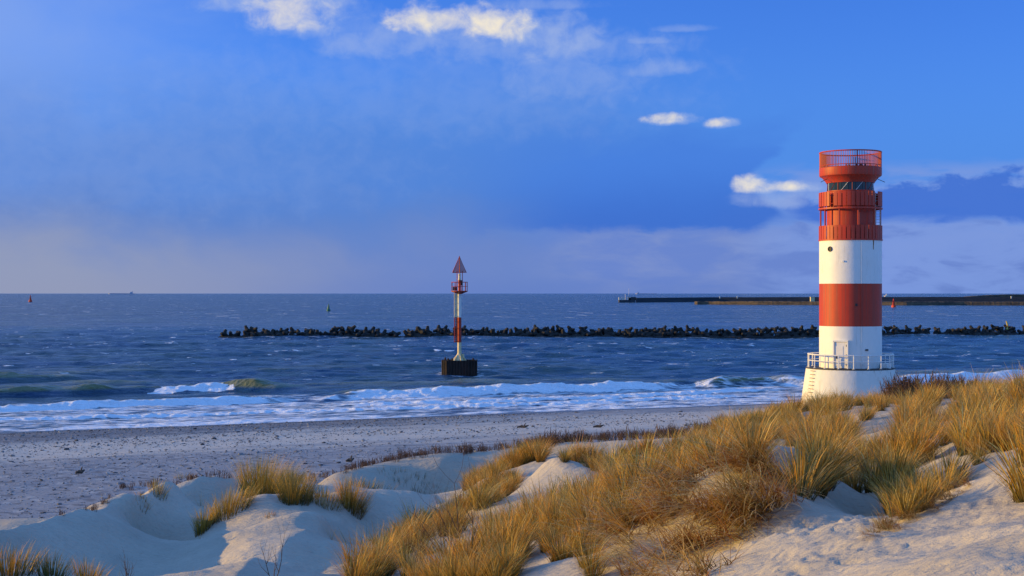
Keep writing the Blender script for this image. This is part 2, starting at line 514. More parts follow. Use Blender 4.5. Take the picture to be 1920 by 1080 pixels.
def foot(px, py):
    """Where the ground seen at this place of the photograph lies."""
    x = (px - 960) / F * RAY_Y
    zr = HC - (py - HOR) / F * RAY_Y
    hit = np.nonzero(gz(x, RAY_Y) >= zr)[0]
    i = hit[0] if len(hit) else len(RAY_Y) - 1
    return Vector((x[i], RAY_Y[i], float(gz(x[i], RAY_Y[i]))))


def grid_mesh(name, xs, ys, zs):
    nv, nu = xs.shape
    me = bpy.data.meshes.new(name)
    me.vertices.add(nv * nu)
    me.vertices.foreach_set('co', np.stack([xs, ys, zs], -1).astype(np.float32).ravel())
    idx = np.arange(nv * nu).reshape(nv, nu)
    q = np.stack([idx[:-1, :-1], idx[:-1, 1:], idx[1:, 1:], idx[1:, :-1]], -1).reshape(-1, 4)
    me.loops.add(q.size)
    me.loops.foreach_set('vertex_index', q.ravel().astype(np.int32))
    me.polygons.add(len(q))
    me.polygons.foreach_set('loop_start', np.arange(0, q.size, 4, dtype=np.int32))
    me.update(calc_edges=True)
    me.polygons.foreach_set('use_smooth', np.ones(len(q), dtype=bool))
    return me


def m_sand():
    p = pos()
    x, y, z = sep(p)
    s = (x * 0.448 + 130.2 - y) * 0.913
    n1 = noise(p, 0.35, 5, 0.6)
    n2 = noise(p, 9, 4, 0.6)
    n3 = noise(p, 60, 2, 0.6)
    sand = mix(ss(n1, 0.3, 0.7), (0.42, 0.36, 0.275), (0.52, 0.445, 0.34))
    sand = mix(ss(n2, 0.45, 0.8) * 0.35, sand, (0.29, 0.25, 0.21))
    # shingle on the beach, bare sand streaks running along the shore
    along = vec(x * 0.913 + y * 0.41, s, 0.0)
    ax, ay, _ = sep(along)
    st = noise(vec(ax * 0.035, ay * 0.42, 0.0), 1.0, 4, 0.6)
    shing = mix(ss(n2, 0.3, 0.75), (0.23, 0.235, 0.245), (0.36, 0.355, 0.345))
    pebb = voro(vec(ax * 1.2, ay * 0.6, 0.0), 2.2, 1)
    pr, _, _ = sep(pebb)
    shing = mix(ss(pr, 0.78, 0.92) * 0.5, shing, (0.09, 0.09, 0.095))
    shing = mix(ss(pr, 0.12, 0.04) * 0.5, shing, (0.50, 0.48, 0.44))
    sp = noise(vec(x * 1.0, y * 0.7, 0.0), 3.2, 3, 0.7)
    shing = mix(ss(sp, 0.56, 0.72) * 0.45, shing, (0.11, 0.115, 0.13))
    shing = mix(ss(sp, 0.42, 0.30) * 0.5, shing, (0.46, 0.44, 0.41))
    strip = ss(s + (st - 0.5) * 22.0 + ax * 0.10, 12.0, 20.0) * ss(s + (st - 0.5) * 26.0 + ax * 0.05, 36.0, 25.0)
    dry = mix(ss(n1, 0.3, 0.7), (0.52, 0.46, 0.38), (0.60, 0.54, 0.45))
    onbeach = ss(z + (n1 - 0.5) * 0.8, 2.9, 2.35)
    shing = mix(ss(s + (st - 0.5) * 14.0, 16.0, 8.0) * ss(x, 8.0, -12.0) * 0.45, shing, (0.085, 0.09, 0.10))
    c = mix(onbeach, sand, mix(strip * 0.9, shing, dry))
    c = mix(ss(s + (st - 0.5) * 3.0, 4.6, 1.4) * 0.8, c, (0.075, 0.072, 0.070))
    rip = noise(vec(x * 1.0 + y * 0.4, y * 3.0, z), 2.2, 3, 0.55, 0.6)
    rough = ss(s, 4.5, 1.0, 0.95, 0.35)
    deb = ss(noise(vec(x * 1.0, y * 0.8, z), 5.5, 5, 0.7), 0.66, 0.74) * ss(n1, 0.45, 0.7) * (1.0 - onbeach)
    c = mix(deb * 0.45, c, (0.16, 0.12, 0.075))
    rip2 = noise(vec(x * 1.2 + y * 0.5, y * 4.0 - x * 0.8, z), 3.0, 2, 0.5, 0.4)
    return c, rip * 0.9 + rip2 * 0.55 + n2 * 0.35 + n3 * 0.12, 0.06, rough


M_SAND = material('sand_and_shingle', m_sand, 0.95, 0.15)
ground = link('dune_and_beach', grid_mesh('dune_and_beach', GX, GY, GZ), M_SAND)
tag(ground, 'pale sand dunes running down to the shingle beach', kind='structure')


# ------------------------------------------------------------------ sea
def line_y(pts):
    P = np.array([at(*p)[:2] for p in pts])
    return P[np.argsort(P[:, 0])]


# breakers: crest (px, py, height), amplitude, front width, back width, foamy part (px from, to), front foam depth
BREAK = [
    ([(-400, 738, .8), (0, 727, .8), (100, 722, .9), (280, 717, .9), (430, 714, .9), (520, 722, .6), (600, 726, .2)], 1.10, 1.4, 5.0, (275, 438), 3.0),
    ([(560, 742, .3), (610, 733, .8), (640, 728, .9), (900, 722, .9), (1240, 712, .8), (1330, 709, .3)], 0.82, 1.1, 4.5, (622, 1245), 2.6),
    ([(-300, 775, .3), (0, 763, .35), (300, 751, .35), (560, 739, .5), (585, 738, .5), (620, 741, .1)], 0.55, 0.9, 3.0, (-300, 590), 2.6),
    ([(560, 756, .15), (800, 752, .2), (1000, 746, .2), (1250, 734, .2), (1500, 722, .2)], 0.28, 0.9, 2.5, (580, 1500), 1.8),
    ([(-200, 792, .1), (0, 786, .1), (500, 769, .15), (1000, 757, .15), (1450, 738, .15)], 0.20, 0.8, 2.0, (-200, 1450), 1.5),
    ([(1240, 716, .2), (1330, 710, .7), (1440, 705, .8), (1520, 707, .8), (1600, 706, .5)], 0.9, 1.2, 4.0, (1290, 1360), 3.0),
    ([(1480, 712, .3), (1560, 708, .6), (1700, 704, .6), (1920, 697, .6), (2200, 690, .5)], 0.7, 1.2, 3.5, (1500, 2200), 4.0),
    ([(1500, 732, .2), (1700, 722, .3), (1920, 711, .3), (2200, 700, .3)], 0.35, 1.0, 3.0, (1500, 2200), 3.0),
    ([(-300, 722, .3), (0, 708, .3), (120, 705, .4), (240, 708, .1)], 0.7, 1.6, 6.0, (2000, 2001), 0.5),
    ([(560, 716, .4), (800, 708, .4), (1050, 704, .1)], 0.35, 1.4, 5.0, (2000, 2001), 0.5),
]

rows = [96.0]
while rows[-1] < 212: rows.append(rows[-1] + (0.30 if rows[-1] > 104 else 1.0))
while rows[-1] < 520: rows.append(rows[-1] * 1.0035)
while rows[-1] < 90000: rows.append(rows[-1] * 1.06)
rows = np.array(rows)
us = np.linspace(-0.60, 0.60, 640)
SY, SU = np.meshgrid(rows, us, indexing='ij')
SX = SU * SY
SS = -shore(SX, SY)                       # metres seaward of the waterline
deep = sstep(SS, 5, 60)
fade = 1 - sstep(SY, 330, 520)
rng = np.random.default_rng(4)
SZ = np.zeros_like(SX)
for i in range(18):                        # wind sea running in towards the shore
    L = 2.8 * 1.19 ** i
    a = math.radians(rng.normal(24, 26))
    kx, ky = math.sin(a) * 2 * math.pi / L, -math.cos(a) * 2 * math.pi / L
    ok = (1 - sstep(SY * 0.0035, L * 0.3, L * 0.5)) if L < 14 else 1.0
    SZ += 0.0165 * L ** 0.60 * np.sin(kx * SX + ky * SY + rng.uniform(0, 6.28) + 1.4 * fbm(SX * 0.02, SY * 0.02, 2, 70 + i)) * ok
SZ *= fade * (0.25 + 0.75 * deep)
foam = np.zeros_like(SX)
near = (SY < 215)
PX = 960 + F * SU
jit = fbm(SX * 0.35, SY * 0.35, 3, 91)
for pts, amp, wf, wb, (f0, f1), fd in BREAK:
    C = line_y(pts)
    yc = np.interp(SX, C[:, 0], C[:, 1])
    inside = sstep(SX, C[0, 0], C[0, 0] + 8) * (1 - sstep(SX, C[-1, 0] - 8, C[-1, 0]))
    d = (SY - yc) * 0.9 + 0.5 * fbm(SX * 0.12, SX * 0 + amp * 7, 3, 50) + 0.25 * jit
    a = amp * inside * (0.82 + 0.3 * fbm(SX * 0.25, SX * 0 + amp * 3, 3, 60))
    prof = np.where(d < 0, np.exp(-(d / wf) ** 2), np.exp(-(d / wb) ** 2))
    SZ += np.where(near, a * prof - 0.22 * a * np.exp(-((d + 2.8 * wf) / (1.2 * wf)) ** 2), 0)
    fm = sstep(PX + 25 * jit, f0, f0 + 18) * (1 - sstep(PX + 25 * jit, f1 - 14, f1)) * inside
    fr = sstep(d + 0.5 * jit, -fd, -fd * 0.72) * (1 - sstep(d, 0.15, 0.9))
    fo = fm * fr
    foam = np.maximum(foam, np.where(near, fo, 0))
    SZ += np.where(near, fo * 0.10 * fbm(SX * 1.3, SY * 1.3, 3, 33), 0)
# lacework left on the water inshore of the breakers
outer = np.interp(SX, *line_y([(-400, 770, 0), (0, 757, 0), (560, 742, 0), (640, 745, 0), (1240, 722, 0), (1480, 716, 0), (1700, 710, 0), (2200, 700, 0)]).T)
lace = (1 - sstep(SY - outer, -1.5, 3.0)) * 0.67
lace = np.maximum(lace, (1 - sstep(SS, 0.4, 2.2)) * 0.9)
lace += 0.16 * fbm(SX * 0.05, SS * 0.30, 4, 17) * (SY < outer)
foam = np.maximum(foam, np.where(near, np.clip(lace, 0, 0.9), 0))
db = np.hypot(SX + 7.2, SY - 195.5)
foam = np.maximum(foam, 0.62 * np.exp(-((db - 2.9) / .9) ** 2) + 0.35 * np.exp(-((SX + 9.5) / 5) ** 2 - ((SY - 193) / 1.2) ** 2))
bw = HC * F / (82.5 - np.maximum(0, PX - 1500) * .010)
foam = np.maximum(foam, 0.56 * np.exp(-((SY - bw + 4.2) / 2.4) ** 2) * (PX > 405))
SZ += np.where(near, 0.05 * foam * fbm(SX * 0.8, SY * 0.8, 3, 44), 0)
sea_me = grid_mesh('sea', SX, SY, SZ)
fa = sea_me.attributes.new('foam', 'FLOAT', 'POINT')
fa.data.foreach_set('value', foam.astype(np.float32).ravel())


def m_sea():
    m = bpy.data.materials.new('sea_water')
    m.use_nodes = True
    X.nt = nt = m.node_tree
    b = nt.nodes['Principled BSDF']
    p = pos()
    x, y, z = sep(p)
    u, v = x * 0.96 + y * 0.28, y * 0.96 - x * 0.28
    a = noise(vec(u * 0.10, v * 0.22, 0.0), 1.0, 5, 0.6, 0.3)
    b1 = noise(vec(u * 0.55, v * 1.0, 0.0), 1.0, 5, 0.62, 0.3)
    c1 = noise(vec(u * 0.020, v * 0.05, 0.0), 1.0, 4, 0.55)
    far = ss(y, 250.0, 900.0)
    w0 = noise(vec(u * 0.030, v * 0.016, 2.0), 1.0, 6, 0.65, 0.5)
    body = mix(ss(a * 0.5 + w0 * 0.5, 0.38, 0.62), (0.006, 0.042, 0.115), (0.024, 0.062, 0.072))
    body = mix(ss(z, 0.18, 0.55) * 0.9 * ss(y, 215.0, 190.0), body, (0.15, 0.15, 0.045))          # sand stirred up in the standing waves
    # foam: wave crests carry a vertex mask, the noise tears it
    fm = attr('foam')
    t1 = noise(vec(u * 0.45, v * 1.6, 0.0), 1.0, 6, 0.66, 0.9)
    t2 = voro(vec(u * 0.55 + t1 * 1.6, v * 1.2, 0.0), 1.0, 0)
    lace = ss(fm + (t1 - 0.5) * 1.15 + (t2 - 0.45) * 0.45, 0.50, 0.86)
    # whitecaps out at sea
    wc = noise(vec(u * 0.24, v * 0.50, 5.0), 1.0, 3, 0.6, 0.4)
    wd = noise(vec(u * 0.010, v * 0.02, 0.0), 1.0, 3, 0.6)
    caps = ss(wc + (wd - 0.5) * 0.20, 0.652, 0.690) * ss(y, 150.0, 230.0)
    wc2 = noise(vec(u * 0.09, v * 0.035, 9.0), 1.0, 3, 0.6, 0.4)
    caps2 = ss(wc2 + (wd - 0.5) * 0.20, 0.640, 0.680) * ss(y, 420.0, 800.0) * 0.8
    f = clamp01(X.m('MAXIMUM', lace, X.m('MAXIMUM', caps, caps2)))
    col = mix(f, body, (0.86, 0.87, 0.88))
    nt.links.new(col.s, b.inputs['Base Color'])
    nt.links.new((0.16 + f * 0.7).s, b.inputs['Roughness'])
    b.inputs['IOR'].default_value = 1.33
    b.inputs['Specular IOR Level'].default_value = 0.30
    bp = nt.nodes.new('ShaderNodeBump')
    bp.inputs['Distance'].default_value = 1.0
    nt.links.new((b1 * 0.80 + a * (far * 3.5 + 1.1) + c1 * (far * 12.0 + 1.0) + w0 * far * 30.0 + t1 * f * 0.12).s, bp.inputs['Height'])
    nt.links.new(bp.outputs[0], b.inputs['Normal'])
    return m


sea = link('sea', sea_me, m_sea())
tag(sea, 'dark blue choppy sea with white surf along the beach', kind='structure')


# ------------------------------------------------------------------ materials of built things
def m_white():
    p = pos()
    x, y, z = sep(p)
    n = noise(vec(x * 3.0, y * 3.0, z * 0.35), 1.0, 5, 0.6)
    n2 = noise(p, 1.2, 5, 0.6)
    c = mix(ss(n2, 0.35, 0.75) * 0.5, (0.76, 0.735, 0.66), (0.70, 0.67, 0.59))
    c = mix(ss(n, 0.56, 0.78) * 0.5, c, (0.46, 0.41, 0.32))
    return c, n2, 0.02


def m_plinth():
    p = pos()
    x, y, z = sep(p)
    n = noise(vec(x * 2.0, y * 2.0, z * 0.5), 1.0, 5, 0.6)
    n2 = noise(p, 2.5, 5, 0.6)
    c = mix(ss(n2, 0.3, 0.75) * 0.5, (0.72, 0.69, 0.60), (0.64, 0.61, 0.52))
    c = mix(ss(n, 0.54, 0.76) * 0.6, c, (0.46, 0.40, 0.30))
    # rust weeping from the feet of the railing posts
    r = noise(vec(x * 5.0, y * 5.0, z * 0.8), 1.0, 3, 0.5)
    c = mix(ss(z, 3.5, 4.6) * ss(r, 0.64, 0.74) * 0.6, c, (0.36, 0.22, 0.10))
    return c, n2, 0.03


def m_red(seed):
    def fn():
        p = pos()
        x, y, z = sep(p)
        n = noise(vec(x * 4.5 + seed, y * 4.5, z * 0.10), 1.0, 4, 0.6)
        n2 = noise(p, 1.6, 4, 0.6)
        c = mix(ss(n, 0.36, 0.66), (0.50, 0.040, 0.014), (0.34, 0.050, 0.026))
        c = mix(ss(n, 0.60, 0.74) * 0.5, c, (0.62, 0.17, 0.09))
        c = mix(ss(n2, 0.45, 0.8) * 0.35, c, (0.27, 0.04, 0.02))
        return c, n2, 0.01
    return fn


M_WHITE = material('white_paint', m_white, 0.55)
M_PLINTH = material('white_concrete_paint', m_plinth, 0.7)
M_RED = material('weathered_red_paint', m_red(0), 0.55)
M_RED2 = material('red_metal_paint', m_red(7), 0.5)
M_RAILW = material('white_rail_paint', lambda: mix(noise(pos(), 6, 3, 0.5), (0.80, 0.78, 0.72), (0.66, 0.63, 0.56)), 0.5)
M_DARK = material('dark_metal', lambda: mix(noise(pos(), 5, 3, 0.5), (0.02, 0.02, 0.022), (0.05, 0.045, 0.04)), 0.6)
M_GLASS = material('dark_glazing', lambda: mix(noise(pos(), 1.5, 3, 0.5), (0.012, 0.022, 0.020), (0.03, 0.05, 0.045)), 0.08, 0.6)
M_RUST = material('rust_streak', lambda: mix(noise(pos(), 8, 3, 0.5), (0.20, 0.10, 0.04), (0.36, 0.22, 0.10)), 0.9)


# ------------------------------------------------------------------ lighthouse
S22 = 22.0
YL = F / S22
XL = (1594.5 - 960) / S22
ZB = 0.4
zz = lambda py: HC - (py - HOR) / S22 - ZB          # height above the tower's foot
LH = empty('lighthouse', (XL, YL, ZB))
tag(LH, 'tall round red and white banded lighthouse standing behind the dune grass', 'lighthouse')


def pol(R, deg, z):
    a = math.radians(deg)
    return (R * math.sin(a), -R * math.cos(a), z)


def shell(name, prof, mat, n=72, parent=LH, smooth=True):
    o = MB().lathe(prof, n).build(name, mat, parent)
    if smooth:
        o.data.polygons.foreach_set('use_smooth', [True] * len(o.data.polygons))
        m = o.modifiers.new('edges', 'EDGE_SPLIT')
        m.split_angle = math.radians(35)
    return o


RB = 57.3 / S22
ztop = zz(691)
shell('plinth', [(4.32, 0), (3.72, ztop), (3.66, ztop + 0.03), (RB - 0.3, ztop + 0.03)], M_PLINTH)
shell('plinth_edge', [(3.70, ztop + 0.03), (3.74, ztop + 0.06), (3.74, ztop + 0.10), (3.66, ztop + 0.12), (RB - 0.2, ztop + 0.12)], M_DARK)
shell('white_band', [(RB, ztop + 0.1), (RB, zz(611))], M_WHITE)
shell('red_band', [(RB + .004, zz(611)), (RB + .004, zz(532))], M_RED)
shell('white_band', [(RB, zz(532)), (RB, zz(452)), (RB - 1.0, zz(452))], M_WHITE)
zf, RC = zz(452), 43 / S22
shell('gallery_floor', [(RB - .9, zf + .004), (RB + .07, zf + .004), (RB + .07, zf + .12), (RC - .1, zf + .12)], M_RED2)
shell('tower_core', [(RC, zf + .1), (RC, zz(361)), (RC + .05, zz(360)), (RC + .05, zz(359)), (RC - .1, zz(359))], M_RED)
# narrow seam pipe and small fittings on the drum
for z0, z1, mt in ((ztop + .15, zz(611), M_WHITE), (zz(611), zz(532), M_RED), (zz(532), zf - .02, M_WHITE)):
    MB().tube([pol(RB + .03, 6.5, z0), pol(RB + .03, 6.5, z1)], .035, 6).build('cable_pipe', mt, LH)
port = MB().lathe([(.0, 0), (.20, 0), (.23, .04), (.21, .09), (.15, .09), (.14, .03), (0, .03)], 20).build('porthole', M_DARK, LH)
port.matrix_local = Matrix.Translation(pol(RB - .01, -53, zz(468))) @ Matrix.Rotation(math.radians(-53), 4, 'Z') @ Matrix.Rotation(math.radians(90), 4, 'X')
for deg, py, s in ((-26.5, 491, .14), (-3, 571, .20), (17, 654, .26), (8, 678, .24)):
    MB().box((0, 0, 0), (s, .1, s * (.5 if py == 654 else 1)), 0, .9).build('vent_box', M_DARK if py in (571, 654) else M_RAILW, LH).matrix_local = \
        Matrix.Translation(pol(RB + .03, deg, zz(py))) @ Matrix.Rotation(math.radians(deg), 4, 'Z')
MB().box((0, 0, -.05), (.10, .004, .9)).box((.05, 0, .1), (.05, .004, .5)).build('rust_stain', M_RUST, LH).matrix_local = \
    Matrix.Translation(pol(RB + .004, 32.5, zf - .28)) @ Matrix.Rotation(math.radians(32.5), 4, 'Z')
# entrance: a flat steel leaf in a projecting frame
dd = -30
door = MB().box((0, 0, 0), (1.02, .10, 2.18)).box((-.1, -.06, .3), (.62, .03, .9)).box((-.1, -.06, -.6), (.62, .03, .6)).build('door', M_RAILW, LH, bevel=.01)
door.matrix_local = Matrix.Translation(pol(RB + .10, dd, ztop + .15 + 1.09)) @ Matrix.Rotation(math.radians(dd), 4, 'Z')
MB().box((-.59, .02, 0), (.12, .30, 2.3)).box((.59, .02, 0), (.12, .30, 2.3)).box((0, .02, 1.17), (1.3, .30, .12)).build('door_frame', M_WHITE, door)
MB().box((-.34, -.10, -.15), (.07, .08, .30)).box((-.30, -.13, -.05), (.16, .03, .04)).build('door_handle', M_DARK, door)
for z in (-.8, 0, .8): MB().tube([(.5, -.09, z - .09), (.5, -.09, z + .09)], .035, 6).build('hinge', M_DARK, door)
# railing of the plinth
NP = 18
pm = MB().tube([(0, 0, 0), (0, 0, 1.18)], .05, 6).lathe([(.12, 0), (.12, .03), (.03, .03)], 8).mesh('railing_post')
pm.materials.append(M_RAILW)
rail = MB().ring(3.55, ztop + 1.24, .055).build('railing', M_RAILW, LH)
MB().ring(3.55, ztop + .72, .035).build('middle_rail', M_RAILW, rail)
for k in range(NP):
    o = link('railing_post', pm, None, rail)
    o.location = pol(3.55, -9 + k * 360 / NP, ztop + .12)
MB().box(pol(3.1, 58, ztop + .34), (.9, .5, .42), 0.9).build('equipment_box', M_RAILW, LH, bevel=.02)
rm = MB().tube([(-.22, 0, 0), (-.22, -.16, 0), (.22, -.16, 0), (.22, 0, 0)], .022, 5).mesh('ladder_rung')
rm.materials.append(M_RUST)
for k in range(10):
    z = ztop - .12 - k * .30
    o = link('ladder_rung', rm, None, LH)
    r = 3.72 + (4.32 - 3.72) * (1 - z / ztop)
    o.matrix_local = Matrix.Translation(pol(r, -67, z)) @ Matrix.Rotation(math.radians(-67), 4, 'Z')
# open gallery: two tiers of upright screen slats on a frame of posts and a ring beam
RG = 2.64


def curved_slat(h, w):
    mb = MB()
    n = 4
    for r in (RG, RG - .05):
        pass
    vs_ = []
    for z in (0, h):
        for r in (RG, RG - .045):
            for i in range(n): vs_.append(pol(r, (-w / 2 + w * i / (n - 1)), z))
    ix = lambda zi, ri, i: zi * 2 * n + ri * n + i
    fs_ = []
    for i in range(n - 1):
        fs_ += [(ix(0, 0, i), ix(0, 0, i + 1), ix(1, 0, i + 1), ix(1, 0, i)), (ix(0, 1, i + 1), ix(0, 1, i), ix(1, 1, i), ix(1, 1, i + 1)),
                (ix(1, 0, i), ix(1, 0, i + 1), ix(1, 1, i + 1), ix(1, 1, i)), (ix(0, 1, i), ix(0, 1, i + 1), ix(0, 0, i + 1), ix(0, 0, i))]
    for i in (0, n - 1): fs_.append((ix(0, 0, i), ix(1, 0, i), ix(1, 1, i), ix(0, 1, i)))
    return mb.add(vs_, fs_)


NS = 44
for z0, z1, tier in ((zz(451), zz(424), 0), (zz(388), zz(361.5), 1)):
    sm = curved_slat(z1 - z0, 360 / NS - 1.5).mesh('screen_slat')
    sm.materials.append(M_RED2)
    rnd = random.Random(5 + tier)
    for k in range(NS):
        if tier == 1 and k % 11 == 5: continue
        o = link('screen_slat', sm, None, LH)
        o.matrix_local = Matrix.Translation((0, 0, z0)) @ Matrix.Rotation(math.radians(k * 360 / NS + rnd.uniform(-.4, .4)), 4, 'Z')
for z in (zz(451) + .25, zz(424) - .2, zz(388) + .2, zz(361.5) - .2):
    MB().ring(RG - .075, z, .028, 64, 4).build('slat_rail', M_RED2, LH)
MB().lathe([(RG - .22, zz(393.5)), (RG + .03, zz(393.5)), (RG + .03, zz(390.5)), (RG - .22, zz(390.5))], 64, True).build('ring_beam', M_RED2, LH)
om = MB().tube([(0, 0, zf), (0, 0, zz(361))], .075, 6).mesh('gallery_post')
om.materials.append(M_RED2)
for k in range(10):
    o = link('gallery_post', om, None, LH)
    o.location = pol(RG - .16, 1.5 + k * 36, 0)
for k in range(5):
    a = 1.5 + k * 72
    MB().tube([pol(RC, a, zz(392)), pol(RG - .2, a, zz(392))], .05, 5).build('beam', M_RED2, LH)
lad = MB()
for dx in (-.2, .2): lad.tube([(dx, 0, zz(450)), (dx, 0, zz(362))], .03, 5)
for k in range(17): lad.tube([(-.2, 0, zz(448) + k * .23), (.2, 0, zz(448) + k * .23)], .018, 4)
lad.build('gallery_ladder', M_RAILW, LH).location = pol(2.28, 68, 0)
cd = MB().box((0, 0, 0), (.9, .06, 2.2)).build('core_door', M_RED2, LH)
cd.matrix_local = Matrix.Translation(pol(RC + .015, 20, zf + 1.25)) @ Matrix.Rotation(math.radians(20), 4, 'Z')
MB().box((-.33, -.05, 0), (.06, .06, .16)).build('door_handle', M_DARK, cd)
# lantern: a band of glass panes with crossed bars
g0, g1, RL = zz(359), zz(343.5), 1.93
shell('lantern_drum', [(RL - .12, g0 - .1), (RL - .12, g1 + .1)], M_DARK)
NPN = 20
for k in range(NPN):
    a0, a1 = k * 360 / NPN, (k + 1) * 360 / NPN - .8
    MB().add([pol(RL, a0, g0), pol(RL, a1, g0), pol(RL, a1, g1), pol(RL, a0, g1), pol(RL - .02, a0, g0), pol(RL - .02, a1, g0), pol(RL - .02, a1, g1), pol(RL - .02, a0, g1)],
             [(0, 1, 2, 3), (7, 6, 5, 4), (0, 3, 7, 4), (1, 5, 6, 2), (3, 2, 6, 7), (0, 4, 5, 1)]).build('pane', M_GLASS, LH)
    MB().tube([pol(RL + .02, a0 + (9 if k % 2 else 0), g0), pol(RL + .02, a0 + (0 if k % 2 else 9) + 9, g1)], .02, 4).build('glazing_bar', M_RED2 if k % 3 else M_RAILW, LH)
shell('lantern_sill', [(RL - .1, g0 - .06), (RL + .07, g0 - .06), (RL + .07, g0 + .02), (RL - .05, g0 + .02)], M_RED2)
# roof drum with its flared underside and brackets
r0, r1 = zz(334), zz(315)
shell('roof_drum', [(RL - .15, g1 - .02), (RL + .08, g1 - .02), (RL + .10, g1 + .05), (RB - .25, r0 + .02), (RB - .03, r0 + .14), (RB, r0 + .24), (RB, r1 - .06), (RB - .05, r1), (0.0, r1 + .02)], M_RED2)
for k in range(10):
    a = 18 + k * 36
    w = .045
    b = [pol(RL, a, g1 + .02), pol(RL, a, g1 - .02), pol(RB - .12, a, r0 + .16), pol(RB - .55, a, r0 + .1)]
    off = Vector(pol(1, a + 90, 0)) * w
    MB().add([Vector(p) + off for p in b] + [Vector(p) - off for p in b], [(0, 1, 2, 3), (7, 6, 5, 4), (0, 4, 5, 1), (1, 5, 6, 2), (2, 6, 7, 3), (3, 7, 4, 0)]).build('bracket', M_RED2, LH)
for a in (-72, 74):
    MB().tube([pol(RB - .45, a, g1 + .35), pol(RB + .25, a, g1 + .02)], .025, 5).build('rod', M_DARK, LH)
# balustrade on the roof
NB = 110
bal = MB()
zt = zz(286.5)
for k in range(NB): bal.tube([pol(RB - .04, k * 360 / NB, r1 - .02), pol(RB - .04, k * 360 / NB, zt)], .026, 4, False)
tag(bal.build('balusters', M_RED2, LH), kind='stuff')
MB().ring(RB - .04, zt, .06, 72, 6).build('top_rail', M_RED2, LH)
MB().ring(RB - .04, r1 + .16, .035, 72, 5).build('bottom_rail', M_RED2, LH)
MB().tube([pol(RB - .12, 0, r1), pol(RB - .12, 0, zt - .05)], .05, 5).build('balustrade_post', M_RED2, LH)
rnd = random.Random(3)
for k, a in enumerate((-74, -62, -38, -21, -17, -14, -3, -1, 6, 9, 16, 29, 44, 62, 72, 120, 160, 200, 250)):
    MB().box((0, 0, .06), (.10, .10, .13), a, .7).build('rim_block', M_RAILW if k in (2, 13) else M_DARK, LH).location = pol(RB - .16, a, r1)  # small dark and white blocks set along the roof rim

# ------------------------------------------------------------------ harbour beacon on its caisson
SB = 13.63
YB = F / SB
XB = (861.5 - 960) / SB
zb = lambda py: HC - (py - HOR) / SB
BC = empty('beacon', (XB, YB, 0))
tag(BC, 'slim red and white harbour beacon with triangle topmark on a dark caisson', 'beacon')


def m_pile():
    p = pos()
    x, y, z = sep(p)
    n = noise(vec(x * 3, y * 3, z * .6), 1.0, 4, .6)
    return mix(ss(n, .35, .7), (.016, .013, .011), (.048, .028, .020)), n, .03


M_PILE = material('sheet_pile', m_pile, 0.8)


def m_cream():
    p = pos()
    n = noise(p, 3, 4, .6)
    return mix(ss(n, .4, .75), (.78, .64, .36), (.54, .40, .18))


M_CREAM = material('stained_cream_paint', m_cream, 0.6)
M_MESH = material('dull_red_lattice', lambda: mix(noise(pos(), 4, 3, .5), (.32, .06, .05), (.38, .10, .08)), 0.7)
# caisson: a corrugated sheet pile box
hw, dp = 2.42, 2.0
outl = []


def corr(p0, p1, n):
    d = (p1 - p0)
    nrm = Vector((d.y, -d.x)).normalized()
    for i in range(n):
        for t, o in ((.0, 0), (.35, 0), (.5, -.13), (.85, -.13)):
            outl.append(p0 + d * ((i + t) / n) + nrm * o)


cs = [Vector(p) for p in ((-1.55, -1.9), (2.42, -1.5), (2.42, 1.9), (-2.42, 1.9), (-2.42, -.9))]
for i, n in enumerate((10, 8, 12, 7, 3)): corr(cs[i], cs[(i + 1) % 5], n)
m = len(outl)
top = zb(675)
MB().add([(p.x, p.y, -1.5) for p in outl] + [(p.x, p.y, top) for p in outl] + [(p.x * .93, p.y * .93, top) for p in outl] + [(p.x * .93, p.y * .93, top - .25) for p in outl],
         [(i + j * m, (i + 1) % m + j * m, (i + 1) % m + (j + 1) * m, i + (j + 1) * m) for j in range(3) for i in range(m)] + [tuple(range(3 * m, 4 * m))]).build('caisson', M_PILE, BC)
for x, y in ((-1.5, -1.2), (-.95, -1.35), (1.9, -.9), (-2, .9)):
    MB().tube([(x, y, top - .2), (x, y, top + .3)], .12, 8).lathe([(0, 0)], 3).build('bollard', M_PILE, BC)
pole_r = .27
b = MB().lathe([(.62, zb(676)), (.50, zb(670)), (pole_r, zb(662)), (pole_r, zb(642))], 20)
for k in range(6):
    a = k * 60 + 15
    P4 = [pol(.2, a, zb(662)), pol(.2, a, zb(676)), pol(1.0, a, zb(676)), pol(.92, a, zb(673))]
    off = Vector(pol(.03, a + 90, 0))
    b.add([Vector(p) + off for p in P4] + [Vector(p) - off for p in P4], [(0, 1, 2, 3), (7, 6, 5, 4), (0, 4, 5, 1), (1, 5, 6, 2), (2, 6, 7, 3), (3, 7, 4, 0)])
tag(b.build('pole_foot', M_CREAM, BC), 'stained cream lower pole flaring into gusset plates')
MB().lathe([(pole_r, zb(642)), (pole_r, zb(595))], 20).build('red_pole_band', M_RED2, BC, True)
MB().lathe([(pole_r, zb(595)), (pole_r, zb(547))], 20).build('white_pole_band', M_WHITE, BC, True)
MB().box((.52, -.2, zb(667)), (.3, .3, .55)).build('equipment_box', M_CREAM, BC)
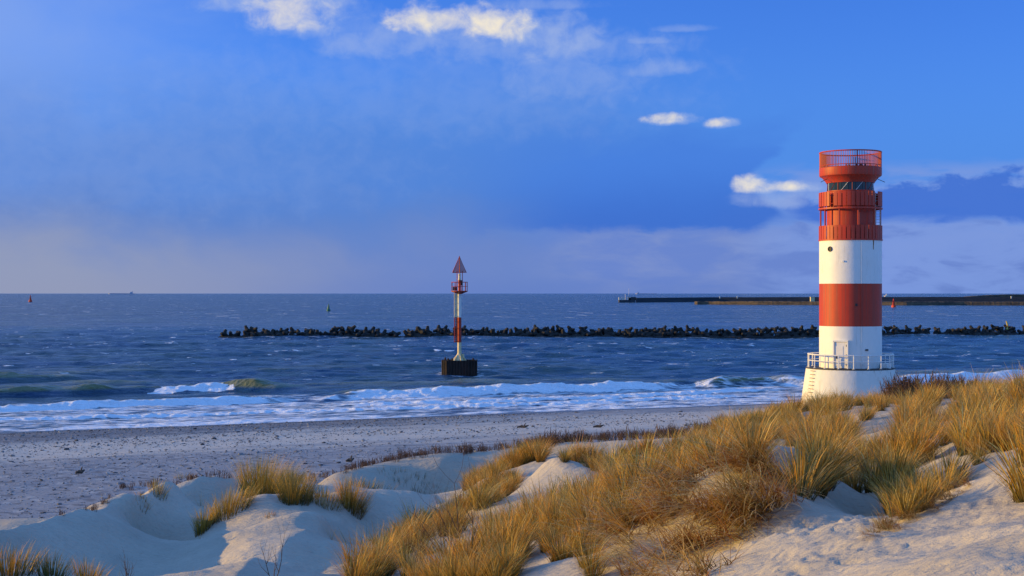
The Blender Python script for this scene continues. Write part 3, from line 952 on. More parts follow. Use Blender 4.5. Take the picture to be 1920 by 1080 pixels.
for nm, ya, yb_, mt in (('white_ladder', 547, 595, M_CREAM), ('red_ladder', 595, 642, M_RED2)):
    l = MB()
    z0, z1 = zb(yb_), zb(ya)
    for dx in (-.66, -.44, -.28): l.tube([(dx, -.32, z0), (dx, -.32, z1)], .065, 5)
    k = 0
    while z0 + .12 + k * .30 < z1:
        l.tube([(-.66, -.32, z0 + .12 + k * .3), (-.28, -.32, z0 + .12 + k * .3)], .045, 4)
        if k % 3 == 0: l.box((-.45, -.38, z0 + .14 + k * .3), (.5, .04, .12)).tube([(-.36, -.32, z0 + .12 + k * .3), (-.2, -.1, z0 + .12 + k * .3)], .04, 4)
        k += 1
    l.build(nm, mt, BC)
pz = zb(546.5)
MB().lathe([(pole_r, pz - .35), (1.05, pz - .06), (1.14, pz), (1.14, pz + .09), (0, pz + .09)], 20).build('platform', M_RED2, BC)
rl = MB().ring(1.10, pz + 1.28, .045, 24, 5).build('platform_railing', M_RED2, BC)
MB().ring(1.10, pz + .70, .03, 24, 4).build('middle_rail', M_RED2, rl)
for k in range(9): MB().tube([pol(1.10, k * 40 + 8, pz + .05), pol(1.10, k * 40 + 8, pz + 1.28)], .04, 5).build('railing_post', M_RED2, rl)
MB().box((-.62, -.35, pz + .38), (.55, .4, .5)).build('battery_box', M_DARK, BC, bevel=.03)
MB().lathe([(.19, pz), (.19, pz + 1.5), (.10, pz + 1.55)], 12).build('lantern_pedestal', M_RED2, BC)
MB().lathe([(.05, pz + 1.5), (.20, pz + 1.55), (.20, pz + 1.75), (.15, pz + 1.8), (.16, pz + 2.25), (.21, pz + 2.3), (.06, pz + 2.5)], 14).build('lantern', M_CREAM, BC)
MB().box((.32, -.3, pz + 1.2), (.28, .25, .7)).build('control_box', M_DARK, BC)
for x, y in ((-.34, .2), (.40, .0), (.05, .42)): MB().tube([(x, y, pz), (x, y, zb(508))], .05, 5).build('topmark_strut', M_RED2, BC)
t0, t1 = zb(511), zb(480.5)
for k, a in enumerate((4, 94)):
    hwid = .95
    ca, sa = math.cos(math.radians(a)), math.sin(math.radians(a))
    P3 = [Vector((-hwid * ca, -hwid * sa, t0)), Vector((hwid * ca, hwid * sa, t0)), Vector((0, 0, t1))]
    mk = MB().tube([P3[0], P3[1], P3[2], P3[0]], .06, 5).build('topmark_frame', M_RED2, BC)
    g = MB()
    nrm = Vector((-sa, ca, 0)) * .015
    for i in range(22):           # closely set slats of the triangle
        f0 = (i + .06) / 22
        f1 = (i + .80) / 22
        q = []
        for f in (f0, f1):
            q += [P3[0].lerp(P3[2], f), P3[1].lerp(P3[2], f)]
        vs_ = [p + nrm for p in q] + [p - nrm for p in q]
        g.add(vs_, [(0, 1, 3, 2), (6, 7, 5, 4), (0, 4, 5, 1), (2, 3, 7, 6), (0, 2, 6, 4), (1, 5, 7, 3)])
    tag(g.build('topmark_slats', M_MESH, mk), kind='stuff')


# ------------------------------------------------------------------ tetrapod breakwater
def m_tetra():
    p = pos()
    n = noise(p, 1.3, 5, .65)
    n2 = noise(p, 6, 3, .6)
    c = mix(ss(n, .35, .7), (.014, .014, .015), (.045, .037, .027))
    return mix(ss(n2, .6, .8) * .4, c, (.06, .055, .03)), n2, .06


M_TETRA = material('wet_dark_concrete', m_tetra, 0.85)


def tetra_mesh():
    mb = MB()
    dirs = [Vector((0, 0, 1))] + [Vector((math.cos(a) * .943, math.sin(a) * .943, -.333)) for a in (0, 2.0944, 4.18879)]
    n = 8
    for d in dirs:
        a = d.orthogonal().normalized()
        c = d.cross(a)
        vs_ = []
        for t, r in ((0, .62), (.35, .56), (1.32, .36), (1.42, .28)):
            vs_ += [d * t + (a * math.cos(2 * math.pi * k / n) + c * math.sin(2 * math.pi * k / n)) * r for k in range(n)]
        mb.add(vs_, [(i * n + k, i * n + (k + 1) % n, (i + 1) * n + (k + 1) % n, (i + 1) * n + k) for i in range(3) for k in range(n)] + [tuple(range(3 * n, 4 * n))])
    return mb.mesh('tetrapod')


TM = tetra_mesh()
TM.materials.append(M_TETRA)
rnd = random.Random(11)
YW = lambda px: HC * F / (82.5 - max(0, px - 1500) * .010)
TL = 'dark tetrapod in the waterline row of the breakwater left of its gap'
first = None


def tetra(px, dy, z, s):
    global first
    if first is None:
        o = first = link('tetrapod', TM)
        tag(o, TL, 'tetrapod', 'tetrapods of the breakwater')
    else:
        o = first.copy()
        COL.objects.link(o)
    part_ = ('left of its gap' if px < 750 else 'between its gap and the beacon' if px < 862 else 'between beacon and lighthouse' if px < 1594 else 'right of the lighthouse')
    o['label'] = 'dark tetrapod ' + ('in the waterline row' if z < .8 else 'perched high' if z > 1.65 else 'in the upper row') + ' of the breakwater ' + part_
    y = YW(px) + dy
    o.location = ((px - 960) / F * YW(px), y, z)
    o.rotation_euler = (rnd.uniform(0, 6.28), rnd.uniform(0, 6.28), rnd.uniform(0, 6.28))
    o.scale = (s, s, s)


px = 421.0
while px < 2040:
    gap = (745 < px < 758) or (1816 < px < 1826) or (1748 < px < 1756) or (452 < px < 462)
    lowp = gap or (712 < px < 742) or px < 450
    if not gap: tetra(px + rnd.uniform(-2, 2), rnd.uniform(-1, .5), rnd.uniform(.35, .75), rnd.uniform(.9, 1.1))
    if not lowp and rnd.random() < .85 + .35 * math.sin(px * .045) * math.sin(px * .013 + 2): tetra(px + rnd.uniform(-3, 3), rnd.uniform(.8, 2.2), rnd.uniform(.9, 1.55), rnd.uniform(.85, 1.05))
    if not lowp and rnd.random() < .18 + .2 * math.sin(px * .03 + 1): tetra(px + rnd.uniform(-3, 3), rnd.uniform(.8, 1.8), rnd.uniform(1.7, 2.1), rnd.uniform(.75, .95))
    px += rnd.uniform(10.0, 13.0)
# rubble the tetrapods stand on
mv, mf = [], []
nseg = 320
for i in range(nseg + 1):
    px = 412 + (2060 - 412) * i / nseg
    y = YW(px)
    h = .75 + .35 * math.sin(px * .31) * math.sin(px * .117 + 1) + rnd.uniform(-.25, .25)
    if 744 < px < 760 or 1816 < px < 1826: h = .28
    if px < 455: h = .35
    x = (px - 960) / F * y
    for dy, z in ((-2.8, -1), (-2.2 + rnd.uniform(-.3, .3), .12 * h), (-.8, h * .8), (.8, h), (4, -1)): mv.append((x, y + dy, z))
for i in range(nseg):
    for k in range(4): mf.append((i * 5 + k, i * 5 + 5 + k, i * 5 + 6 + k, i * 5 + 1 + k))
tag(MB().add(mv, mf).build('rubble_mound', M_TETRA), 'low dark rubble mound that carries the tetrapods in the sea', 'breakwater')
pk = at_y(1887, 618, YW(1887))
st = MB().tube([(0, 0, 0), (.1, 0, 1.2), (-.25, 0, 2.2)], [.32, .24, .16], 7).build('warning_stake', material('yellow_paint', lambda: mix(noise(pos(), 4, 3, .5), (.70, .52, .10), (.5, .36, .08)), .6))
st.location = (pk[0] + .2, pk[1], 1.55)
tag(st, 'short yellow stake leaning on top of the breakwater stones', 'stake')


# ------------------------------------------------------------------ harbour mole far out
def m_mole(a, b):
    def fn():
        p = pos()
        x, y, z = sep(p)
        n = noise(vec(x * .05, y * .05, z * .6), 1.0, 5, .65)
        n2 = noise(p, .35, 4, .6)
        return mix(ss(n + (n2 - .5) * .5, .35, .7), a, b)
    return fn


M_MOLE = material('dark_harbour_wall', m_mole((.030, .040, .055), (.065, .065, .065)), .9)
M_ROCK = material('brown_rock_armour', m_mole((.045, .038, .030), (.14, .10, .060)), .9)
ML = empty('harbour_mole', (0, 0, 0))
tag(ML, 'long dark harbour mole stretching across the horizon behind the lighthouse', 'mole')


def wall(name, pts, depth, mat, jag=0.0, step=6.0, batter=0.0):
    """pts: (px, py water, py top) along the wall's face."""
    rnd = random.Random(name + str(pts[0][0]))
    vs_, fs_ = [], []
    P = np.array(pts, float)
    xs = np.arange(P[0, 0], P[-1, 0] + .1, step)
    for px in xs:
        pw = np.interp(px, P[:, 0], P[:, 1])
        pt = np.interp(px, P[:, 0], P[:, 2]) + rnd.uniform(-jag, jag)
        y = HC * F / (pw - HOR)
        x = (px - 960) / F * y
        zt_ = HC - (pt - HOR) / F * y
        vs_ += [(x, y, -2), (x, y + batter, zt_), (x, y + batter + depth, zt_), (x, y + depth + 2 * batter, -2)]
    for i in range(len(xs) - 1):
        for k in range(3): fs_.append((i * 4 + k, i * 4 + 4 + k, i * 4 + 5 + k, i * 4 + 1 + k))
    fs_ += [(0, 1, 2, 3), tuple(len(vs_) - 4 + k for k in (3, 2, 1, 0))]
    return MB().add(vs_, fs_).build(name, mat, ML)


wall('sea_wall', [(1193, 567, 558.5), (1310, 566, 557.6), (1340, 566, 557.3), (1830, 566.5, 556.6), (2300, 567, 556)], 9, M_MOLE, .12)
wall('rock_armour', [(1308, 571, 565.5), (1330, 571, 565.5), (1420, 571.5, 565.2), (1700, 572.5, 566), (1810, 572.5, 566.3), (2300, 573.5, 566)], 20, M_ROCK, .5, 3.0, 3.0)
wall('rock_armour', [(1822, 565.5, 556), (1840, 565, 554.6), (1880, 565, 552.5), (2300, 565, 551.5)], 30, M_ROCK, .5, 4.0, 4.0)
wall('landing', [(1161, 567.3, 562.5), (1193, 567, 562.5)], 14, M_MOLE, 0)
Yh = HC * F / 17.0
sc_ = F / Yh
M_PALE = material('pale_render', lambda: mix(noise(pos(), .8, 3, .5), (.72, .70, .62), (.58, .55, .48)), .8)
xh = lambda px: (px - 960) / F * Yh
hz_ = lambda py: HC - (py - HOR) / F * Yh
for px in (1162.5, 1169.5, 1180):
    MB().box((xh(px), Yh + 5, hz_(560.3)), (2.6 if px < 1165 else 3.6, 4, 3.2)).box((xh(px), Yh + 5, hz_(558.0)), (3.2 if px < 1165 else 4.2, 4.6, .5)).build('harbour_shed', M_PALE, ML)
MB().box((xh(1186), Yh + 6, hz_(560)), (9, 6, 4)).build('harbour_house', M_MOLE, ML)
MB().tube([(xh(1180), Yh + 8, hz_(562)), (xh(1180), Yh + 8, hz_(541))], [.35, .15], 6).build('signal_mast', M_PALE, ML)
MB().tube([(xh(1173.5), Yh + 8, hz_(562)), (xh(1173.5), Yh + 8, hz_(552.5))], .35, 6).box((xh(1173.5), Yh + 8, hz_(552.5)), (1.2, 1.2, 1.2)).build('light_post', M_PALE, ML)
for px in (1343, 1375, 1880):
    MB().box((xh(px), Yh - 30, hz_(557.3)), (1.2, 1.2, 2.6), 0, .7).box((xh(px), Yh - 30, hz_(556.0)), (1.5, 1.5, .5)).build('wall_marker', M_PALE, ML)
MB().box((xh(1503.5), Yh - 60, hz_(560.8)), (4.6, 4, 5.6)).box((xh(1503.5), Yh - 60, hz_(556.8)), (5.2, 4.6, .6)).build('watch_hut', M_CREAM, ML)


# ------------------------------------------------------------------ buoys, boat and ship
def buoy(name, px, pyw, pyt, mat, label, tall=True):
    y = HC * F / (pyw - HOR)
    h = (pyw - pyt) / F * y
    e = empty(name, ((px - 960) / F * y, y, 0))
    tag(e, label, 'buoy', 'navigation buoys')
    w = h * .26
    MB().lathe([(w * .6, -.6), (w, -.2), (w, h * .16), (w * .75, h * .24), (0, h * .25)], 14).build('float', mat, e)
    if tall:
        f = MB()
        for k in range(4):
            a = k * 90 + 45
            f.tube([pol(w * .62, a, h * .22), pol(w * .20, a, h * .82)], h * .022, 4)
        for t in (.38, .55, .7): f.ring(w * (.66 - .55 * t), h * t, h * .02, 12, 4)
        f.lathe([(w * .48, h * .24), (w * .26, h * .62), (0, h * .64)], 10)
        f.build('tower', mat, e)
        MB().lathe([(w * .28, h * .78), (w * .32, h * .84), (0, h)], 10).build('topmark', mat, e)
    else:
        MB().lathe([(w * .7, h * .2), (w * .5, h * .55), (w * .12, h * .95), (0, h)], 12).build('cone', mat, e)
    return e


M_BRED = material('buoy_red', lambda: mix(noise(pos(), 1.5, 3, .5), (.72, .07, .02), (.55, .05, .02)), .5)
M_BGRN = material('buoy_green', lambda: mix(noise(pos(), 1.5, 3, .5), (.02, .17, .10), (.02, .12, .08)), .5)
buoy('buoy', 1675.5, 576, 559.5, M_BRED, 'bright red lattice buoy floating right beside the lighthouse')
buoy('buoy', 57, 566, 553, M_BRED, 'small red buoy far out near the horizon, alone on the left')
buoy('buoy', 616, 583, 569, M_BGRN, 'green conical buoy floating far beyond the breakwater', False)
sy = HC * F / 6.5
sh = empty('boat', ((1663 - 960) / F * sy, sy, 0))
tag(sh, 'small white boat far out behind the mole, just right of the lighthouse', 'boat')
MB().add([(-9, 0, .5), (-6, -3, 0), (8, -3, 0), (8, 3, 0), (-6, 3, 0), (-11, 0, 4), (-7, -3.6, 3.4), (8.6, -3.6, 3), (8.6, 3.6, 3), (-7, 3.6, 3.4)],
         [(0, 1, 6, 5), (1, 2, 7, 6), (2, 3, 8, 7), (3, 4, 9, 8), (4, 0, 5, 9), (5, 6, 7, 8, 9)]).build('hull', M_PALE, sh)
MB().box((0, 0, 5.6), (7, 4.6, 4.6), 0, .8).box((-1, 0, 8.6), (3, 3, 1.5)).build('wheelhouse', M_PALE, sh)
M_SHIP = material('hazy_ship_grey', lambda: mix(noise(pos(), .02, 3, .5), (.46, .48, .56), (.42, .45, .54)), 1.0, 0.0)  # distance haze is mixed into this pale grey


def cargo(px0, px1, y, label, flip=1):
    k = y / F
    L = (px1 - px0) * k
    e = empty('cargo_ship', (((px0 + px1) / 2 - 960) * k, y, 0))
    tag(e, label, 'ship', 'ships on the horizon')
    h = L * .032
    MB().add([(-L / 2, 0, 0), (-L * .46, -L * .05, 0), (L * .48, -L * .05, 0), (L * .48, L * .05, 0), (-L * .46, L * .05, 0),
              (-L * .52, 0, h * 1.35), (-L * .47, -L * .055, h * 1.2), (L / 2, -L * .055, h), (L / 2, L * .055, h), (-L * .47, L * .055, h * 1.2)],
             [(0, 1, 6, 5), (1, 2, 7, 6), (2, 3, 8, 7), (3, 4, 9, 8), (4, 0, 5, 9), (5, 6, 7, 8, 9)]).build('hull', M_SHIP, e)
    MB().box((L * .38 * flip, 0, h * 1.8), (L * .09, L * .08, h * 1.8), 0, .85).box((L * .42 * flip, 0, h * 2.9), (L * .03, L * .03, h * .9)).build('superstructure', M_SHIP, e)
    for i in range(3): MB().tube([(L * (-.3 + .2 * i) * flip, 0, h), (L * (-.3 + .2 * i) * flip, 0, h * 2.2)], L * .006, 5).build('cargo_mast', M_SHIP, e)


cargo(204, 252, 17000, 'hazy grey cargo ship on the horizon on the left')
cargo(1192, 1232, 17500, 'faint grey ship on the horizon above the mole head', -1)


# ------------------------------------------------------------------ beach stones and wrack
def m_stone():
    nt = X.nt
    oi = X(nt.nodes.new('ShaderNodeObjectInfo').outputs['Random'])
    n = noise(pos(), 14, 3, .6)
    c = mix(ss(oi, .15, .65), (.05, .05, .055), (.24, .23, .22))
    c = mix(ss(oi, .86, .95), c, (.50, .47, .42))
    return mix(n * .4, c, (.10, .09, .085))


M_STONE = material('beach_stone', m_stone, .8)


def rock_mesh(seed, sub=1, flat=.6):
    bm = bmesh.new()
    bmesh.ops.create_icosphere(bm, subdivisions=sub, radius=1)
    r = random.Random(seed)
    for v in bm.verts: v.co *= r.uniform(.72, 1.15)
    for v in bm.verts: v.co.z *= flat
    me = bpy.data.meshes.new('stone')
    bm.to_mesh(me)
    bm.free()
    return me


def scatter(name, protos, P, rot, scl, idx, mat=None):
    """One object whose points each carry an instance of one of the prototypes."""
    me = bpy.data.meshes.new(name)
    n = len(P)
    me.vertices.add(n)
    me.vertices.foreach_set('co', np.asarray(P, np.float32).ravel())
    a = me.attributes.new('rot', 'FLOAT_VECTOR', 'POINT'); a.data.foreach_set('vector', np.asarray(rot, np.float32).ravel())
    a = me.attributes.new('scl', 'FLOAT_VECTOR', 'POINT'); a.data.foreach_set('vector', np.asarray(scl, np.float32).ravel())
    a = me.attributes.new('idx', 'INT', 'POINT'); a.data.foreach_set('value', np.asarray(idx, np.int32).ravel())
    o = link(name, me)
    g = bpy.data.node_groups.new(name, 'GeometryNodeTree')
    g.interface.new_socket('Geometry', in_out='INPUT', socket_type='NodeSocketGeometry')
    g.interface.new_socket('Geometry', in_out='OUTPUT', socket_type='NodeSocketGeometry')
    N, L = g.nodes, g.links
    gi, go = N.new('NodeGroupInput'), N.new('NodeGroupOutput')
    iop = N.new('GeometryNodeInstanceOnPoints')
    L.new(gi.outputs[0], iop.inputs['Points'])
    iop.inputs['Pick Instance'].default_value = True
    j = N.new('GeometryNodeJoinGeometry')
    for pm_ in protos[::-1]:
        po = bpy.data.objects.new(pm_.name, pm_)
        oi = N.new('GeometryNodeObjectInfo')
        oi.inputs['Object'].default_value = po
        oi.inputs['As Instance'].default_value = True
        L.new(oi.outputs['Geometry'], j.inputs[0])
    L.new(j.outputs[0], iop.inputs['Instance'])

    def na(nm, ty):
        q = N.new('GeometryNodeInputNamedAttribute')
        q.data_type = ty
        q.inputs['Name'].default_value = nm
        return q.outputs['Attribute']
    er = N.new('FunctionNodeEulerToRotation')
    L.new(na('rot', 'FLOAT_VECTOR'), er.inputs[0])
    L.new(er.outputs[0], iop.inputs['Rotation'])
    L.new(na('scl', 'FLOAT_VECTOR'), iop.inputs['Scale'])
    L.new(na('idx', 'INT'), iop.inputs['Instance Index'])
    L.new(iop.outputs[0], go.inputs[0])
    o.modifiers.new('scatter', 'NODES').node_group = g
    return o


def project(x, y, z): return 960 + F * x / y, HOR + F * (HC - z) / y


rng = np.random.default_rng(21)
n = 150000
yy = np.sqrt(rng.uniform(50 ** 2, 150 ** 2, n))
xx = rng.uniform(-.55, .55, n) * yy
s_ = shore(xx, yy)
zg = gz(xx, yy)
patch = fbm(xx * .06 + 3, s_ * .22, 4, 8)
prob = np.where(s_ < 22, .75 - s_ * .012, .30) * sstep(patch + .35 * (xx < 2) - .012 * xx, -.25, .5) * sstep(s_, .8, 3) * (zg < 2.55)
keep = (rng.random(n) < prob) & (np.abs(xx - XL) + np.abs(yy - YL) > 6)
xx, yy, zg, s_ = xx[keep], yy[keep], zg[keep], s_[keep]
n = len(xx)
sz = np.clip(rng.lognormal(-3.3, .5, n), .02, .2)
stones = []
for k in range(6):
    me = rock_mesh(k, 1, .65)
    me.name = 'beach_stone'
    me.materials.append(M_STONE)
    stones.append(me)
sto = scatter('shingle_stones', stones, np.c_[xx, yy, zg + sz * .15], np.c_[rng.uniform(-.3, .3, n), rng.uniform(-.3, .3, n), rng.uniform(0, 6.28, n)],
              np.c_[sz * rng.uniform(.8, 1.5, n), sz, sz * rng.uniform(.7, 1.1, n)], rng.integers(0, 6, n))
tag(sto, 'dark and pale stones strewn along the beach', kind='stuff')

M_WOOD = material('driftwood', lambda: mix(noise(pos(), 9, 4, .6), (.035, .028, .022), (.12, .09, .065)), .9)
for px, py, L_, lab in ((980, 803, .9, 'dark driftwood piece on the bare beach sand above the dune ridge'), (150, 889, .45, 'dark driftwood lump on the shingle at the left above the dune crest'),
                        (656, 867, .45, 'dark driftwood stick lying near the shaded dune ridge crest'), (1122, 802, .8, 'dark driftwood piece on the sand right of the beacon')):
    p = foot(px, py)
    r = random.Random(px)
    mb = MB().tube([(-L_ / 2, 0, .06), (-L_ * .1, .06, .12), (L_ * .2, -.03, .10), (L_ / 2, .08, .2)], [.05, .10, .09, .04], 7)
    mb.tube([(L_ * .1, 0, .1), (L_ * .2, .12, .3), (L_ * .3, .2, .36)], [.05, .04, .015], 5)
    o = mb.build('driftwood', M_WOOD)
    o.location = p
    o.rotation_euler.z = r.uniform(-.5, .5)
    tag(o, lab, 'driftwood', 'driftwood on the beach')


# ------------------------------------------------------------------ marram grass
def m_grass():
    m = bpy.data.materials.new('marram_blades')
    m.use_nodes = True
    X.nt = nt = m.node_tree
    b = nt.nodes['Principled BSDF']
    col = attr('tint', 'Color')
    oi = X(nt.nodes.new('ShaderNodeObjectInfo').outputs['Random'])
    gx_, gy_, gz__ = sep(pos())
    st = noise(vec(gx_, gy_, 0.0), .55, 3, .6)
    col = mix(ss(st, .56, .70) * .45, col, mix(1.0, col, (.55, .68, .62), 'MULTIPLY'))
    col = mix(ss(oi, .15, .9) * .35, col, mix(1.0, col, (1.15, .74, .50), 'MULTIPLY'))
    col = mix(ss(oi, .75, .2) * .25, col, mix(1.0, col, (.75, .95, .8), 'MULTIPLY'))
    nt.links.new(col.s, b.inputs['Base Color'])
    b.inputs['Roughness'].default_value = .55
    b.inputs['Specular IOR Level'].default_value = .25
    tr = nt.nodes.new('ShaderNodeBsdfTranslucent')
    nt.links.new(col.s, tr.inputs[0])
    mx = nt.nodes.new('ShaderNodeMixShader')
    mx.inputs[0].default_value = .22
    nt.links.new(b.outputs[0], mx.inputs[1])
    nt.links.new(tr.outputs[0], mx.inputs[2])
    nt.links.new(mx.outputs[0], nt.nodes['Material Output'].inputs[0])
    return m


M_GRASS = m_grass()
PAL = [((.065, .060, .016), (.52, .275, .030), (.78, .45, .070)), ((.050, .056, .018), (.24, .17, .034), (.54, .36, .080)),  # root, middle, tip; roots darkened further for shade inside the tufts
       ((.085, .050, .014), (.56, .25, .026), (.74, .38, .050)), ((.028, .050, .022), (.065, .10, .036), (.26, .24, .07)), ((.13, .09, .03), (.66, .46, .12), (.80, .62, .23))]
WTS = [.34, .17, .19, .17, .13]


class Blades:
    def __init__(self, seed): self.v, self.f, self.c, self.r = [], [], [], random.Random(seed)

    def blade(self, root, az_, tilt, length, droop, width, pal=None, nseg=3):
        r = self.r
        pal = pal or r.choices(PAL, WTS)[0]
        k = r.uniform(.75, 1.2)
        p = Vector(root)
        side = Vector((-math.sin(az_ + r.uniform(-.9, .9)), math.cos(az_), 0)) * width * .5
        b0 = len(self.v)
        a = tilt
        for i in range(nseg + 1):
            t = i / nseg
            w = (1 - .75 * t)
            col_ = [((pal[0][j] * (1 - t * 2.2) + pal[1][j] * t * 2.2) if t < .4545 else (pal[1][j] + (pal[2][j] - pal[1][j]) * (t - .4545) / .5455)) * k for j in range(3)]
            if i < nseg:
                self.v += [p - side * w, p + side * w]
                self.c += [col_, col_]
                d = Vector((math.cos(az_) * math.sin(a), math.sin(az_) * math.sin(a), math.cos(a)))
                p = p + d * (length / nseg)
                a += droop / nseg * (.6 + .8 * t)
            else:
                self.v.append(p)
                self.c.append(col_)
        for i in range(nseg - 1): self.f.append((b0 + 2 * i, b0 + 2 * i + 1, b0 + 2 * i + 3, b0 + 2 * i + 2))
        self.f.append((b0 + 2 * nseg - 2, b0 + 2 * nseg - 1, b0 + 2 * nseg))

    def mesh(self, name):
        me = bpy.data.meshes.new(name)
        me.from_pydata([tuple(p) for p in self.v], [], self.f)
        at_ = me.attributes.new('tint', 'FLOAT_COLOR', 'POINT')
        at_.data.foreach_set('color', np.c_[np.array(self.c), np.ones(len(self.c))].astype(np.float32).ravel())
        me.materials.append(M_GRASS)
        return me


def marram_proto(seed, n=130, hmin=.55, hmax=1.0, spread=.9, wind=.18, width=.013, rad=.15):
    B = Blades(seed)
    r = B.r
    for i in range(n):
        q = r.random() ** .6
        az_ = r.uniform(0, 6.283)
        rr = rad * math.sqrt(r.random())
        tilt = q * spread * r.uniform(.55, 1.0)
        x, y = rr * math.cos(az_), rr * math.sin(az_)
        dx, dy = math.cos(az_) * math.sin(tilt) + wind, math.sin(az_) * math.sin(tilt)
        a2, t2 = math.atan2(dy, dx), min(1.35, math.asin(min(.97, math.hypot(dx, dy))))
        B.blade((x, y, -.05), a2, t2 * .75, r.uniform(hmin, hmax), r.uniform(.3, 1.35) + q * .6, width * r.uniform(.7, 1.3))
    return B.mesh('marram_tuft')


def straw_proto(seed, n=46):
    B = Blades(seed)
    r = B.r
    pal = [((.22, .13, .04), (.62, .40, .10), (.74, .52, .19)), ((.20, .09, .03), (.46, .20, .05), (.50, .26, .08)), ((.26, .18, .06), (.70, .52, .20), (.78, .62, .30))]
    for i in range(n):
        az_ = r.gauss(-1.57, .42)
        B.blade((r.uniform(-.3, .3), r.uniform(-.2, .2), -.03), az_, r.uniform(.8, 1.45), r.uniform(.7, 1.5), r.uniform(.35, .85), .021 * r.uniform(.5, 1.3), r.choice(pal), 6)
    return B.mesh('straw_tuft')


MARRAM = [marram_proto(100 + k, 150, .5, .95 + .05 * (k % 3), .75 + .12 * (k % 3), .10 + .05 * (k % 4)) for k in range(9)]
MARRAM += [marram_proto(150 + k, 11, .3, .8, .9, .1, .009, .12) for k in range(3)]
STRAW = [straw_proto(300 + k) for k in range(5)]


def inside(px, py, poly):
    r = np.zeros(px.shape, bool)
    P = poly
    for i in range(len(P)):
        (x0, y0), (x1, y1) = P[i], P[i - 1]
        c = ((y0 > py) != (y1 > py)) & (px < (x1 - x0) * (py - y0) / ((y1 - y0) or 1e-9) + x0)
        r ^= c
    return r


GRASSY = [
    [(1372, 815), (1400, 792), (1440, 772), (1500, 757), (1690, 754), (1760, 736), (1800, 733), (1930, 722), (2100, 710), (2150, 965), (1930, 940), (1865, 918), (1810, 900), (1760, 930), (1690, 965),
     (1640, 955), (1590, 930), (1550, 890), (1510, 850), (1400, 845), (1380, 850)],
    [(1380, 800), (1400, 850), (1440, 850), (1430, 890), (1350, 905), (1250, 930), (1190, 960), (1165, 1010), (1150, 1090), (1010, 1090), (1005, 1010), (1030, 960), (1090, 935), (1110, 890), (1080, 868), (1020, 868),
     (960, 925), (905, 960), (880, 985), (850, 985), (870, 930), (890, 890), (950, 862), (1040, 858), (1150, 858), (1250, 845), (1330, 820)],
    [(640, 1100), (720, 1045), (790, 985), (850, 955), (890, 985), (1000, 985), (1000, 1010), (960, 1025), (900, 1030), (880, 1100)],
    [(870, 1100), (880, 1055), (930, 1030), (985, 1060), (985, 1100)],
    [(1440, 895), (1500, 880), (1555, 900), (1530, 935), (1470, 940)],
    [(1660, 985), (1720, 940), (1800, 905), (1790, 925), (1730, 965)],
]
BARE = [[(905, 975), (955, 935), (1010, 880), (1040, 862), (1085, 868), (1112, 900), (1095, 938), (1040, 938), (990, 965)], [(1592, 845), (1602, 800), (1650, 775), (1695, 760), (1704, 788), (1650, 845)],
        [(1553, 800), (1560, 785), (1600, 765), (1645, 770), (1600, 800)], [(1685, 940), (1692, 893), (1740, 860), (1800, 820), (1812, 868), (1750, 922)], [(1736, 792), (1742, 770), (1780, 745), (1795, 757), (1762, 795)],
        [(1860, 775), (1868, 750), (1915, 735), (1915, 765)], [(1420, 858), (1450, 834), (1500, 842), (1535, 885), (1500, 893)], [(1580, 900), (1620, 890), (1640, 925), (1610, 930)]]
HANG = [(1150, 1095), (1170, 1000), (1200, 950), (1290, 905), (1400, 872), (1450, 868), (1480, 900), (1470, 950), (1420, 985), (1370, 1040), (1330, 1095)]
rng = np.random.default_rng(77)
n = 26000
yy = np.sqrt(rng.uniform(11 ** 2, 72 ** 2, n))
xx = rng.uniform(-.45, .60, n) * yy
zg = gz(xx, yy)
ppx, ppy = project(xx, yy, zg)
m = np.zeros(n, bool)
for P in GRASSY: m |= inside(ppx, ppy, P)
for P in BARE: m &= ~inside(ppx, ppy, P)
m &= ~(inside(ppx, ppy, HANG) & (rng.random(n) < .80))
cl = fbm(xx * .48, yy * .42, 3, 61)
dens = np.where(yy < 26, 1.0, np.where(yy < 45, .62, .46)) * (.06 + .94 * sstep(cl, -.34, .14))
m &= (rng.random(n) < dens) & (zg > 3.0)
stray = ~m & (zg > 3.6) & (yy < 58) & (rng.random(n) < .030 * sstep(fbm(xx * .4, yy * .4, 2, 63), -.2, .5)) & ~inside(ppx, ppy, [(1480, 1000), (1700, 985), (1800, 940), (2100, 930), (2100, 1100), (1400, 1100)])
ns_ = int(stray.sum())
gx, gy, gz_ = np.r_[xx[m], xx[stray]], np.r_[yy[m], yy[stray]], np.r_[zg[m], zg[stray]]
n = len(gx)
sc = rng.uniform(.55, 1.05, n) * (1 + .55 * fbm(gx * .42, gy * .42, 3, 62)) * np.where(gy > 38, .92, 1.0)
sc = np.clip(sc, .3, 1.18)
pick = rng.integers(0, 9, n)
sc[n - ns_:] = rng.uniform(.35, .7, ns_)
pick[n - ns_:] = rng.integers(9, 12, ns_)
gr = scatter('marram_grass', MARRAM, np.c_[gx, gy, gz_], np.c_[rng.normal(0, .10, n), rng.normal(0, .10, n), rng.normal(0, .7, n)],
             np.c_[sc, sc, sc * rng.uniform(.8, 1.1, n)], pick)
tag(gr, 'golden marram grass covering the dunes in front of the lighthouse', kind='stuff')
print('grass tufts', n, 'stones', len(sz))

# dead straw hanging over the worn face of the nearest hill
n = 4200
yy = rng.uniform(13, 26, n)
xx = rng.uniform(.02, .24, n) * yy
zg = gz(xx, yy)
ppx, ppy = project(xx, yy, zg)
m = inside(ppx, ppy, HANG) & (rng.random(n) < (.62 - .40 * sstep(ppy, 950, 1040)) * sstep(fbm(xx * 1.3, yy * 1.0, 3, 66), -.25, .25))
sx_, sy_, sz_ = xx[m], yy[m], zg[m]
n = len(sx_)
k_ = rng.uniform(.5, .9, n)
